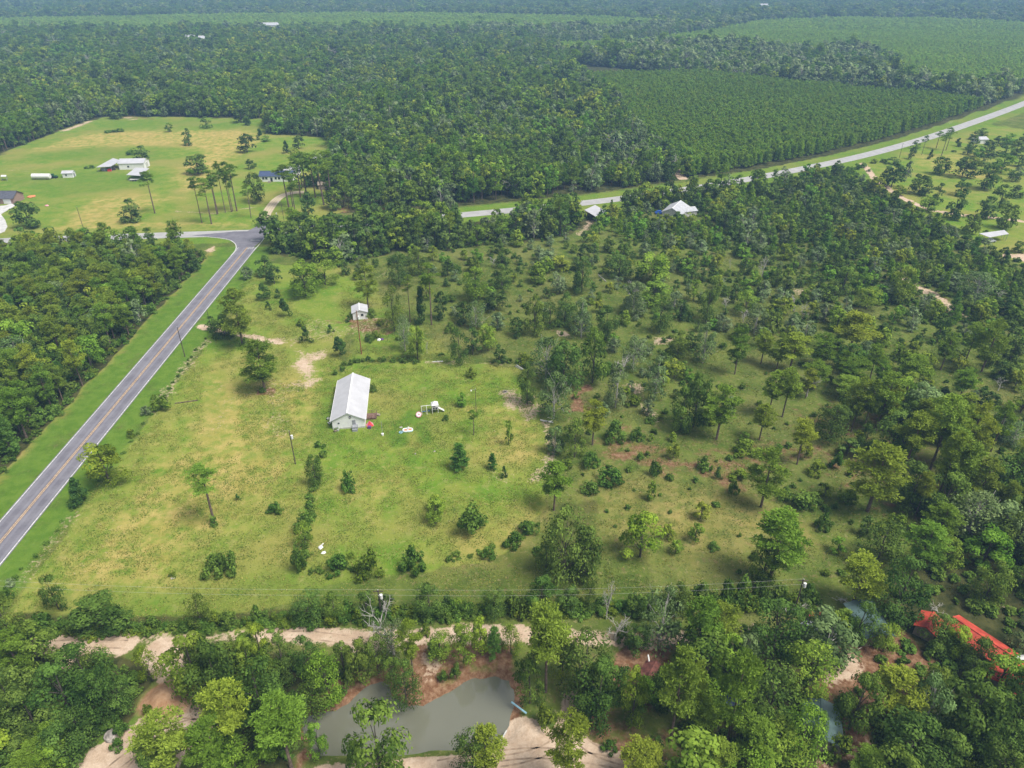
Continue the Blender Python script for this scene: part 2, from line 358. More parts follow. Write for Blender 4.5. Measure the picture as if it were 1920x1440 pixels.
L_SAND = [([(525,640),(556,640),(590,665),(607,690),(603,712),(580,722),(552,712),(540,690),(548,668)], 5, .74), ([(470,690),(530,690),(560,730),(540,780),(500,790),(480,740)], 6, .36), ([(380,700),(430,690),(450,760),(420,860),(380,850)], 8, .33), ([(500,760),(560,770),(560,800),(510,810)], 4, .42), ([(120,1080),(200,960),(260,900),(280,930),(180,1080)], 7, .32), ([(495,800),(530,788),(550,805),(540,825),(500,815)], 3, .4),
          ([(936,735),(950,727),(968,728),(982,742),(1008,738),(1019,775),(1015,790),(985,788),(968,768),(950,762),(940,748)], 2.2, .56),
          ([(905,880),(960,868),(985,880),(950,905),(912,900)], 3, .5), ([(920,800),(935,800),(935,830),(920,830)], 1.5, .4), ([(800,985),(830,980),(825,1010),(805,1005)], 1.5, .4),
          ([(420,1030),(455,1018),(462,1040),(430,1075),(408,1080)], 2.5, .42), ([(620,860),(650,900),(625,930),(600,900)], 3, .3),
          ([(560,600),(600,595),(650,610),(700,590),(740,600),(700,640),(640,635),(575,640)], 3, .38), ([(700,520),(725,505),(730,515),(690,530)], 1.5, .4),
          ([(1180,720),(1205,715),(1215,760),(1250,770),(1245,800),(1215,800),(1190,760)], 3, .55), ([(1040,618),(1062,618),(1070,632),(1048,630)], 1.5, .7), ([(1230,635),(1262,632),(1258,645),(1232,645)], 2, .6),
          ([(1205,1210),(1235,1235),(1250,1215),(1230,1195)], 2, .3), ([(1440,560),(1520,535),(1530,555),(1450,575)], 5, .5), ([(1300,505),(1340,500),(1330,518)], 3, .4),
          ([(230,1440),(160,1460),(150,1430),(215,1385),(250,1362),(278,1330),(330,1318),(410,1320),(412,1372),(330,1430),(300,1470)], 1, .95),
          ([(935,1393),(958,1340),(975,1337),(1010,1350),(1040,1372),(1052,1340),(1062,1298),(1086,1300),(1090,1350),(1105,1388),(1180,1412),(1260,1425),(1280,1520),(560,1520),(590,1428),(640,1426),(790,1420),(900,1410)], .8, .95),
          ([(780,1225),(800,1215),(850,1240),(830,1262),(790,1275)], 2, .6), ([(1540,1250),(1590,1228),(1600,1255),(1560,1300),(1545,1290)], 2, .7), ([(1515,1430),(1600,1415),(1620,1350),(1650,1370),(1640,1440),(1600,1480),(1500,1470)], 2, .6),
          ([(1870,478),(1930,475),(1930,495)], 2, .7), ([(382,470),(402,462),(406,470),(390,476)], 1, .6), ([(1870,1140),(1910,1130),(1905,1145)], 1.5, .5), ([(100,1225),(150,1235),(130,1260),(105,1250)], 1.5, .6),
          ([(1765,228),(1790,222),(1785,240)], 3, .4), ([(225,218),(300,222),(240,226)], 3, .6), ([(110,245),(160,228),(200,219),(120,250)], 2, .7)]
L_DIRT = [([(1110,800),(1180,790),(1280,840),(1420,850),(1440,900),(1400,940),(1300,905),(1200,890),(1110,890)], 8, .52), ([(1060,730),(1100,725),(1105,770),(1060,780)], 3, .8), ([(1000,640),(1070,640),(1080,660),(1010,660)], 3, .6),
          ([(1240,820),(1500,800),(1600,850),(1500,900),(1280,880)], 10, .45), ([(600,600),(740,590),(760,640),(700,640),(650,620)], 5, .5), ([(1170,1200),(1260,1180),(1260,1260),(1220,1330),(1170,1280)], 3, .95),
          ([(1090,1350),(1260,1360),(1300,1500),(1110,1500)], 5, .75), ([(1540,1210),(1700,1190),(1760,1260),(1640,1330),(1660,1420),(1560,1440),(1520,1300)], 4, .8), ([(0,1360),(30,1360),(28,1460),(-20,1460)], 2, .9),
          ([(780,1195),(960,1215),(1010,1300),(960,1330),(800,1330),(700,1270),(640,1300),(560,1330),(560,1360),(640,1250),(760,1240)], 2, .65),
          ([(1450,760),(1600,700),(1760,800),(1900,960),(1700,1000),(1500,900)], 12, .42), ([(230,215),(300,218),(290,225),(215,224)], 3, .5), ([(600,380),(760,390),(760,400),(650,400)], 3, .5),
          ([(1500,440),(1800,520),(1900,640),(1700,600)], 15, .35), ([(480,730),(512,730),(510,740),(482,740)], 1, .9), ([(560,1330),(600,1440),(555,1440),(535,1360)], 2, .8)]
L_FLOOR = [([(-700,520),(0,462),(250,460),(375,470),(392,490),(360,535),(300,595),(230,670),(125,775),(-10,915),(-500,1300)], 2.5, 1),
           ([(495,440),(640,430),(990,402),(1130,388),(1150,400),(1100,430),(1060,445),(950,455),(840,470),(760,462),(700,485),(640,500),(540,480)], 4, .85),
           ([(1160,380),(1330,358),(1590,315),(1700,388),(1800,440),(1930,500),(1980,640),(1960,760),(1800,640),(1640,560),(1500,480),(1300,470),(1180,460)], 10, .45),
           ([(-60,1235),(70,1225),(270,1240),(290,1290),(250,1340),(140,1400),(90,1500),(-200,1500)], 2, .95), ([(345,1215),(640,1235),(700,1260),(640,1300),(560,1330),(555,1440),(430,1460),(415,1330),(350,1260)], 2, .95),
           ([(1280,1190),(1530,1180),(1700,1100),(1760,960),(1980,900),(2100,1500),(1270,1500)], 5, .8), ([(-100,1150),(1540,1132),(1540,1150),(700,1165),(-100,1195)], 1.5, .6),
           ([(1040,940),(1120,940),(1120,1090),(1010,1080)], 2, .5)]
S_LAWN = []   # strokes: (pixel polyline, half width m, softness m, weight)
S_VERGE = [([(745,830),(748,795),(775,778),(790,795),(797,825)], 1.6, 1.5, .95), ([(120,1135),(420,1120),(640,1100)], 3, 4, .35)]
S_SAND = [([(75,1207),(150,1205),(240,1206)], 1.9, 1.2, .8), ([(240,1202),(330,1198),(420,1196),(470,1192),(520,1187)], 1.0, 1.5, .5), ([(500,1190),(560,1189),(640,1196),(700,1203),(740,1200)], 2.0, 1.3, .72),
          ([(740,1200),(830,1190),(960,1186),(1060,1194)], 1.7, 1.3, .7), ([(1060,1194),(1200,1200),(1290,1195),(1420,1186)], 1.6, 1.2, .6),
          ([(295,1222),(322,1250),(345,1290),(375,1330),(395,1350)], 2.4, .8, .95), ([(395,1350),(330,1365),(270,1395),(200,1440),(150,1490)], 3.2, 1, .95),
          ([(378,612),(420,622),(470,632),(525,643)], 1.2, 1.2, .72), ([(1022,792),(1034,830),(1030,880),(1000,900)], 1.2, 1.8, .5), ([(385,640),(330,712),(290,772)], 1.3, 2.4, .42), ([(240,838),(170,925)], .8, 1.5, .25), ([(45,1090),(110,1000),(140,965)], .8, 2.2, .38),
          ([(1618,306),(1640,335),(1690,370),(1740,393),(1800,403),(1860,408),(1960,420)], 1.4, 1.2, .9), ([(1690,520),(1770,565),(1805,590)], 1.5, 3, .65), ([(1268,318),(1280,335)], 2.2, 1, .9),
          ([(800,678),(870,682)], .6, 1.5, .5), ([(850,676),(985,688)], .5, 1.5, .4), ([(330,396),(400,400),(480,388)], .5, 1.2, .5), ([(0,318),(60,322)], .8, 2, .5), ([(1000,408),(1080,400)], 1, 2, .3), ([(1110,415),(1085,440)], 1.5, 2, .5)]
S_DIRT = [([(300,1200),(420,1198)], 2.5, 2, .3), ([(1560,1440),(1640,1330),(1690,1260)], 2, 2, .5)]
MOUND = at(315, 1312)[:2]

def axis(fine0, fine1, step, lo, hi, grow):
    a = list(np.arange(fine0, fine1, step)); s = step; v = fine0; pre = []
    while v > lo: s *= grow; v -= s; pre.append(v)
    s = step; v = a[-1]
    while v < hi: s *= grow; v += s; a.append(v)
    return np.array(pre[::-1]+a)
gx = axis(-150, 170, .8, -6000, 6000, 1.035); gy = axis(50, 330, .8, -500, 6500, 1.03)
XX, YY = np.meshgrid(gx, gy); P2 = np.c_[XX.ravel(), YY.ravel()]
wob = (vnoise(P2, 6)-.5)*2; wob2 = (vnoise(P2, 2.1)-.5)
def layer(polys, strokes=()):
    w = np.zeros(len(P2))
    for poly, soft, wt in polys:
        q = gp(poly); m = (P2[:, 0] > q[:, 0].min()-soft*3) & (P2[:, 0] < q[:, 0].max()+soft*3) & (P2[:, 1] > q[:, 1].min()-soft*3) & (P2[:, 1] < q[:, 1].max()+soft*3)
        d = sdist(P2[m], q)+wob[m]*min(soft, 6)*.8+wob2[m]*min(soft, 2); w[m] = np.maximum(w[m], wt*(1-sstep(-soft, soft, d)))
    for pl, hwid, soft, wt in strokes:
        q = gp(pl); m = (P2[:, 0] > q[:, 0].min()-12) & (P2[:, 0] < q[:, 0].max()+12) & (P2[:, 1] > q[:, 1].min()-12) & (P2[:, 1] < q[:, 1].max()+12)
        d = segdist(P2[m], q)-hwid+wob2[m]*soft*1.2; w[m] = np.maximum(w[m], wt*(1-sstep(-soft*.3, soft, d)))
    return w
wl = layer(L_LAWN, S_LAWN); wv = layer(L_VERGE, S_VERGE); wd = layer(L_DRY); ws = layer(L_SAND, S_SAND); wr = layer(L_DIRT, S_DIRT); wf = layer(L_FLOOR)
# road verges follow the roads
y_ = P2[:, 1]; xl = np.polyval(pl_, y_); xr = np.polyval(pr, y_); near = (y_ > -100) & (y_ < 277)
dv = np.where(P2[:, 0] < xl, (xl-P2[:, 0])/1.0, np.where(P2[:, 0] > xr, P2[:, 0]-xr, 0))
vg = np.where(near & (P2[:, 0] < xl), 1-sstep(7.5, 10.5, dv+wob), 0)+np.where(near & (P2[:, 0] >= xl), 1-sstep(6.5, 9, dv+wob*.7), 0)
m = (y_ > 180) & (y_ < 1400); dx = np.full(len(P2), 1e3); dx[m] = segdist(P2[m], XR)
vx = 1-sstep(9, 14, dx+wob)
wv = np.maximum(wv, np.maximum(vg*.9, vx*.5)); wl = np.maximum(wl, np.maximum(vg*.2, vx))
wf = wf*(1-np.maximum(vg, vx)); far = (y_ > 500)
edge = np.where(near & (P2[:, 0] < xl), sstep(6, 8.5, dv+wob)*(1-sstep(9.5, 11, dv)), 0); wd = np.maximum(wd, edge*.7)
# everything beyond the fields is forest floor
OPENL = gp(L_LAWN[2][0]); OPENR = gp(L_LAWN[4][0])
yline = gp([(-700,450),(640,400),(800,392),(990,375),(1130,360),(1290,336),(1440,315),(1590,285),(1700,258),(1800,228),(1930,180),(2040,130)])
beyond = P2[:, 1] > np.interp(P2[:, 0], yline[:, 0], yline[:, 1], left=yline[0, 1], right=yline[-1, 1])
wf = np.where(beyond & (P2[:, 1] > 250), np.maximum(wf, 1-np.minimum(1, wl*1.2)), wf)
Z = np.zeros(len(P2)); mp = (np.abs(P2[:, 0]+5) < 60) & (P2[:, 1] < 110); sdp = np.full(len(P2), 99.); sdp[mp] = sdist(P2[mp], POND)
sdn = sdp+np.where(mp, wob2*.8, 0)
south = P2[:, 1] < POND[:, 1].min()+2.5; bw = np.where(south, 1.6, 3.4)
Z = np.where(sdn > 0, POND_Z*(1-sstep(0, 1, sdn/bw)), POND_Z-1.3*sstep(0, 5, -sdn)); Z = np.where(sdp > 20, 0, Z)
bank = (1-sstep(0, 1, sdn/(bw+.3)))*(~south)
wr = np.maximum(wr, bank*.8); wf = np.maximum(wf, bank*.3)
dm = np.hypot(P2[:, 0]-MOUND[0], (P2[:, 1]-MOUND[1])*1.25); Z += 1.7*(1-sstep(.5, 4.6, dm+wob2*.8))
rim = 1-sstep(3.8, 5, dm+wob2)
ws = np.maximum(ws*(1-rim*.35), rim*.5); wr = np.maximum(wr, rim*.75); wf *= 1-rim
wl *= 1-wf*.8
me = bpy.data.meshes.new('ground'); nx, ny = len(gx), len(gy)
me.vertices.add(nx*ny); me.vertices.foreach_set('co', np.c_[P2, Z].astype(np.float32).ravel())
I = (np.arange(ny-1)[:, None]*nx+np.arange(nx-1)).ravel(); F = np.c_[I, I+1, I+nx+1, I+nx].astype(np.int32)
me.loops.add(F.size); me.loops.foreach_set('vertex_index', F.ravel()); me.polygons.add(len(F))
me.polygons.foreach_set('loop_start', np.arange(0, F.size, 4, dtype=np.int32)); me.polygons.foreach_set('use_smooth', np.ones(len(F), bool)); me.update(calc_edges=True)
for nm, ch in (('mA', (wl, wv, wd, bank)), ('mB', (ws, wr, wf, rim))):
    a = me.attributes.new(nm, 'FLOAT_COLOR', 'POINT'); a.data.foreach_set('color', np.stack(ch, 1).astype(np.float32).ravel())
def ground_mat():
    m = bpy.data.materials.new('ground_grass_and_soil'); t = nodes(m); g = N(t, 'ShaderNodeNewGeometry'); P = g.outputs['Position']
    A = N(t, 'ShaderNodeAttribute', attribute_name='mA'); B = N(t, 'ShaderNodeAttribute', attribute_name='mB')
    a = N(t, 'ShaderNodeSeparateColor'); t.links.new(A.outputs['Color'], a.inputs[0]); b = N(t, 'ShaderNodeSeparateColor'); t.links.new(B.outputs['Color'], b.inputs[0])
    big = noise(t, .035, 3, P); mid = noise(t, .16, 4, P, .6); mid2 = noise(t, .33, 5, P, .65); fine = noise(t, 1.1, 5, P, .7); vf = noise(t, 3.2, 3, P, .7)
    def grow(w, nz, k=.9, lo=.35, hi=.65):   # a mask whose edge breaks up in tufts
        s = math_(t, 'ADD', w, math_(t, 'MULTIPLY', math_(t, 'SUBTRACT', nz, .5), k)); return math_(t, 'MULTIPLY', ramp(t, s, (lo, hi)), math_(t, 'MINIMUM', math_(t, 'MULTIPLY', w, 4.0), 1.0))
    c = mixc(t, ramp(t, mid, (.35, .65)), (.075, .12, .02), (.14, .175, .036))
    c = mixc(t, math_(t, 'MULTIPLY', ramp(t, big, (.45, .7)), .6), c, (.18, .175, .06))
    c = mixc(t, math_(t, 'MULTIPLY', ramp(t, mid2, (.5, .72)), .7), c, (.07, .095, .025))
    c = mixc(t, math_(t, 'MULTIPLY', ramp(t, fine, (.54, .66)), .6), c, (.27, .23, .11))
    c = mixc(t, math_(t, 'MULTIPLY', ramp(t, vf, (.54, .68)), .5), c, (.045, .07, .016))
    c = mixc(t, math_(t, 'MULTIPLY', ramp(t, noise(t, .5, 4, P, .7), (.56, .7)), .55), c, (.20, .13, .075))
    lawn = mixc(t, ramp(t, mid, (.38, .64)), (.115, .215, .022), (.19, .25, .036))
    lawn = mixc(t, ramp(t, big, (.42, .68)), lawn, (.25, .245, .06))
    lawn = mixc(t, math_(t, 'MULTIPLY', ramp(t, fine, (.54, .66)), .6), lawn, (.36, .32, .13))
    lawn = mixc(t, math_(t, 'MULTIPLY', ramp(t, vf, (.54, .66)), .55), lawn, (.075, .125, .018))
    lawn = mixc(t, math_(t, 'MULTIPLY', ramp(t, noise(t, .55, 4, P, .7), (.55, .68)), .45), lawn, (.10, .165, .022))
    lawn = mixc(t, math_(t, 'MULTIPLY', ramp(t, noise(t, .22, 5, P, .7), (.56, .68)), .5), lawn, (.30, .27, .10))
    c = mixc(t, grow(a.outputs[0], mid2, .5), c, lawn)
    dry = mixc(t, ramp(t, mid, (.35, .65)), (.36, .29, .08), (.50, .36, .14)); c = mixc(t, math_(t, 'MULTIPLY', a.outputs[2], ramp(t, mid2, (.3, .62))), c, dry)
    vg_ = mixc(t, ramp(t, mid2, (.35, .65)), (.08, .165, .018), (.125, .21, .028)); c = mixc(t, math_(t, 'MULTIPLY', a.outputs[1], ramp(t, mid, (.22, .5))), c, vg_)
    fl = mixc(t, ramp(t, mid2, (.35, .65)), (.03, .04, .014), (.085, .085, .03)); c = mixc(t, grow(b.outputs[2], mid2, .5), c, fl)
    di = mixc(t, ramp(t, fine, (.35, .68)), (.145, .07, .035), (.29, .18, .11)); c = mixc(t, grow(b.outputs[1], mid2, 1.0), c, di)
    sa = mixc(t, ramp(t, mid2, (.3, .7)), (.46, .335, .235), (.60, .475, .36)); sa = mixc(t, math_(t, 'MULTIPLY', ramp(t, fine, (.48, .66)), .55), sa, (.38, .275, .19))
    sa = mixc(t, math_(t, 'MULTIPLY', ramp(t, vf, (.55, .68)), .35), sa, (.30, .22, .14))
    #, 'ShaderNodeTexWave', wave_type='BANDS', bands_direction='DIAGONAL'); t.links.new(P, wv_.inputs['Vector']); wv_.inputs['Scale'].default_value = .42; wv_.inputs['Distortion'].default_value = 14; wv_.inputs['Detail'].default_value = 2; wv_.inputs['Detail Scale'].default_value = .25
    sa = mixc(t, math_(t, 'MULTIPLY', ramp(t, noise(t, .45, 5, P, .75), (.5, .66)), .5), sa, (.40, .29, .20))
    c = mixc(t, grow(b.outputs[0], fine, 1.3), c, sa)
    rim_c = mixc(t, ramp(t, mid2, (.3, .7)), (.33, .18, .09), (.45, .28, .16)); c = mixc(t, math_(t, 'MULTIPLY', B.outputs['Alpha'], .85), c, rim_c)
    bs = N(t, 'ShaderNodeBsdfDiffuse'); t.links.new(c, bs.inputs[0]); bp = N(t, 'ShaderNodeBump', i_Strength=.6, i_Distance=.35)
    t.links.new(math_(t, 'ADD', fine, math_(t, 'MULTIPLY', vf, .5)), bp.inputs['Height']); t.links.new(bp.outputs[0], bs.inputs['Normal'])
    o = N(t, 'ShaderNodeOutputMaterial'); t.links.new(bs.outputs[0], o.inputs[0]); return m
me.materials.append(ground_mat()); go = bpy.data.objects.new('ground', me); COL.objects.link(go); tag(go, kind='structure')

# pond water
def water_mat():
    m = bpy.data.materials.new('murky_water'); t = nodes(m); b = N(t, 'ShaderNodeBsdfPrincipled'); g = N(t, 'ShaderNodeNewGeometry')
    c = mixc(t, noise(t, .12, 3, g.outputs['Position']), (.135, .14, .105), (.16, .16, .12)); t.links.new(c, b.inputs['Base Color'])
    b.inputs['Roughness'].default_value = .035; b.inputs['IOR'].default_value = 1.75; bp = N(t, 'ShaderNodeBump', i_Strength=.08, i_Distance=.03)
    t.links.new(noise(t, 1.6, 3, g.outputs['Position']), bp.inputs['Height']); t.links.new(bp.outputs[0], b.inputs['Normal'])
    o = N(t, 'ShaderNodeOutputMaterial'); t.links.new(b.outputs[0], o.inputs[0]); return m
M['water'] = water_mat()
w = MB(); c0 = POND.mean(0); PW = []
for i, p in enumerate(POND):
    q = POND[(i+1) % len(POND)]; nrm = np.array([(q-p)[1], -(q-p)[0]]); PW.append(p+(p-c0)/np.linalg.norm(p-c0)*.9)
w.add([(x, y, POND_Z) for x, y in PW], [list(range(len(PW)))])
tag(w.obj('pond_water', 'water'), kind='structure')

# ------------------------------------------------------------------ roads
def road_mat(name, c1, c2, tracks, cracks=.25):
    m = bpy.data.materials.new(name); t = nodes(m); g = N(t, 'ShaderNodeNewGeometry'); u = N(t, 'ShaderNodeAttribute', attribute_name='across')
    n1 = noise(t, .25, 5, g.outputs['Position'], .65); n2 = noise(t, 2.5, 3, g.outputs['Position'])
    c = mixc(t, ramp(t, n1, (.3, .7)), c1, c2); c = mixc(t, math_(t, 'MULTIPLY', ramp(t, n2, (.5, .8)), cracks), c, tuple(x*.7 for x in c1))
    s = math_(t, 'SINE', math_(t, 'MULTIPLY_ADD', u.outputs['Fac'], 4*2*math.pi, -math.pi/2)); c = mixc(t, math_(t, 'MULTIPLY', ramp(t, s, (0, 1)), tracks), c, tuple(min(x*1.45, 1) for x in c2))
    b = N(t, 'ShaderNodeBsdfPrincipled'); t.links.new(c, b.inputs['Base Color']); b.inputs['Roughness'].default_value = .85
    o = N(t, 'ShaderNodeOutputMaterial'); t.links.new(b.outputs[0], o.inputs[0]); return m
M['asphalt'] = road_mat('asphalt', (.125, .12, .145), (.185, .18, .205), .30, .5)
M['oldroad'] = road_mat('weathered_road', (.29, .285, .285), (.38, .375, .37), .25)
M['gravel'] = road_mat('gravel', (.38, .31, .20), (.50, .42, .29), .35)
M['concrete'] = surf('concrete', (.55, .54, .52), .9, scale=.5)
M['whiteline'] = surf('worn_white_line', (.62, .62, .60), .8, var=.2, scale=2)
M['yellowline'] = surf('worn_yellow_line', (.60, .40, .20), .8, var=.2, scale=2)
def strip(name, pl, w0, w1, z, mat, lbl=None):
    """sheet that follows pl from offset w0 to w1 (metres, + is right of travel)"""
    pl = [np.asarray(p, float) for p in pl]; n = len(pl); V = []
    for i, p in enumerate(pl):
        d = pl[min(i+1, n-1)]-pl[max(i-1, 0)]; d /= np.linalg.norm(d); nr = np.array([d[1], -d[0]])
        V += [(*(p+nr*w0), z), (*(p+nr*w1), z)]
    mb = MB(); mb.add(V, [(2*i, 2*i+1, 2*i+3, 2*i+2) for i in range(n-1)]); o = mb.obj(name, mat)
    a = o.data.attributes.new('across', 'FLOAT', 'POINT'); a.data.foreach_set('value', np.tile([0., 1.], n).astype(np.float32)); return tag(o, kind='structure')
def smooth(pl, k=6):
    out = []; pl = [np.asarray(p, float) for p in pl]
    for i in range(len(pl)-1):
        p0 = pl[max(i-1, 0)]; p1 = pl[i]; p2 = pl[i+1]; p3 = pl[min(i+2, len(pl)-1)]
        for s in range(k):
            t = s/k; out.append(.5*((2*p1)+(-p0+p2)*t+(2*p0-5*p1+4*p2-p3)*t*t+(-p0+3*p1-3*p2+p3)*t**3))
    out.append(pl[-1]); return out
YEND = at(470, 452)[1]
hwc = [hw(y, .5) for y in np.arange(-120, YEND+1, 12)]; HWID = abs(pr[1]+pr[0]*200-pl_[1]-pl_[0]*200)
strip('highway_asphalt', hwc, -HWID/2-.35, HWID/2+.35, .03, 'asphalt')
strip('highway_edge_line', hwc, -HWID/2-.10, -HWID/2+.12, .036, 'whiteline')
hwr = [hw(y, .5) for y in np.arange(-120, at(476, 462)[1], 12)]
strip('highway_edge_line', hwr, HWID/2-.12, HWID/2+.10, .036, 'whiteline')
strip('highway_centre_line', hwr, -.26, -.10, .036, 'yellowline'); strip('highway_centre_line', hwr, .10, .26, .036, 'yellowline')
XS = smooth(XR, 5); strip('cross_road', XS, -3.9, 3.9, .022, 'oldroad')
jx = MB(); J = gp([(360,441.5),(405,445.5),(430,450),(442,458),(443,468),(446,466.5),(473,466.5),(489,452),(499,443),(500,433),(440,434)]); jx.add([(x, y, .027) for x, y in J], [list(range(len(J)))])
jo = jx.obj('junction_apron', 'asphalt'); tag(jo, kind='structure')
jl = smooth(gp([(380,443.5),(412,446.5),(431,450.2),(441.5,458),(442,468),(433,480)]), 5); strip('corner_line', jl, -.16, .16, .041, 'whiteline')
jr = smooth(gp([(476,470),(489,455),(498,443)]), 5); strip('corner_line', jr, -.14, .14, .041, 'whiteline')
sl = gp([(470,450.4),(488,450.6)]); strip('stop_line', sl, -.35, .35, .043, 'whiteline')
ap = MB(); J = gp([(462,434.5),(482,424),(487,414),(500,413.5),(499,420),(498,434.5)]); ap.add([(x, y, .031) for x, y in J], [list(range(len(J)))]); tag(ap.obj('driveway_apron', 'asphalt'), kind='structure')
DR = smooth(gp([(493,416),(497,405),(506,390),(516,377),(528,368),(545,362),(570,360)]), 5); strip('gravel_drive', DR, -2.3, 2.3, .026, 'gravel')
dw = MB(); J = gp([(-60,392),(10,385),(22,381),(30,385),(8,398),(2,402),(10,413),(14,425),(9,434),(-10,442),(-60,445)]); dw.add([(x, y, .03) for x, y in J], [list(range(len(J)))]); tag(dw.obj('concrete_driveway', 'concrete'), kind='structure')
# STOP painted on the lane before the junction
fc = bpy.data.curves.new('stop_marking', 'FONT'); fc.body = 'STOP'; fc.size = 1.0; fc.align_x = 'CENTER'; fc.extrude = 0.0
fo = bpy.data.objects.new('tmp', fc); COL.objects.link(fo); dg = bpy.context.evaluated_depsgraph_get(); tm = bpy.data.meshes.new_from_object(fo.evaluated_get(dg)); bpy.data.objects.remove(fo)
so = bpy.data.objects.new('stop_marking', tm); COL.objects.link(so); tm.materials.clear(); tm.materials.append(M['whiteline']); sp = at(470, 465); so.location = (sp[0], sp[1]-1.2, .045); so.scale = (1.0, 3.2, 1); tag(so, kind='structure')

M['track'] = surf('pressed_sand_track', (.43, .315, .22), .95, var=.25, scale=.6)
TRK = [[(90,1209),(150,1206.5),(236,1208)], [(300,1228),(325,1258),(348,1297),(368,1330)], [(400,1352),(340,1362),(285,1388),(215,1438),(160,1490)], [(520,1191),(580,1191),(640,1198),(700,1205)],
       [(1069,1300),(1066,1345),(1040,1395),(980,1420),(900,1432)], [(1076,1300),(1080,1350),(1095,1392),(1150,1420),(1240,1440)], [(1250,1452),(1120,1424),(1020,1412),(930,1418),(820,1436)], [(262,1340),(320,1336),(380,1342),(408,1362)], [(240,1450),(290,1400),(360,1372),(410,1366)]]
for q_ in TRK:
    for off in (-.8, .8): strip('tyre_track', smooth(gp(q_), 6), off-.14, off+.14, .012, 'track')

# ------------------------------------------------------------------ haze
hz = MB(); hz.box((0, 3000, 51.25), (14000, 9000, 109.5)); 
hm = bpy.data.materials.new('haze'); t = nodes(hm); pv = N(t, 'ShaderNodeVolumePrincipled'); pv.inputs['Color'].default_value = (.36, .62, 1.0, 1); pv.inputs['Density'].default_value = .00027; pv.inputs['Anisotropy'].default_value = .0
o = N(t, 'ShaderNodeOutputMaterial'); t.links.new(pv.outputs[0], o.inputs['Volume']); M['haze'] = hm
tag(hz.obj('haze', 'haze'), kind='stuff')

# ------------------------------------------------------------------ trees: every one read off the photograph (tile origin, zoom; base x, base y, top y, width)
# kinds: p pine, t tall high-crowned pine, y young pine, o dark broadleaf, l light broadleaf, g grey-green scrub oak, s shrub, c cedar, d dead, r reddish
T = []
def tile(x0, y0, z, s):
    for e in s.split(';'):
        e = e.split()
        if not e: continue
        k = e[0]; a = [float(v) for v in e[1:5]]
        T.append([k, x0+a[0]/z, y0+a[1]/z, y0+a[2]/z, a[3]/z, None])
tile(0, 0, 3, '''o 1165 720 655 60;o 1358 690 598 84;s 1393 705 640 44;r 955 742 690 44;o 1065 818 722 62;o 1393 858 750 90;o 1410 950 895 50;s 1440 936 915 26;o 1115 978 860 120;o 805 902 818 92;s 740 870 838 60;
s 610 745 730 55;s 660 742 722 60;s 490 948 932 30;s 520 944 922 34;t 872 1200 968 92;o 745 1245 1118 120;o 175 1278 1120 135;t 1137 1255 960 80;t 1190 1260 1010 105;t 1222 1208 960 76;t 1226 1202 985 70;t 1268 1195 910 60;t 1303 1192 915 84;t 1310 1188 990 60;t 1333 1187 928 110;
t 1413 1225 1035 62;o 1445 1137 965 110;o 1740 1232 1080 90;t 1625 1165 930 110;t 1648 1162 960 90;t 1662 1200 1000 70;t 1690 1110 870 120;t 1725 1100 860 110;t 1775 1110 870 120;t 1822 1152 850 120;t 1862 1120 850 110;o 1700 1060 890 110;o 1790 1040 880 130;
c 1465 787 715 42;r 1500 795 762 54;c 1612 862 788 56;o 1682 838 760 60;r 1660 888 830 60;s 1720 888 860 50;o 1975 780 650 90;o 660 668 600 80;d 912 610 490 20''')
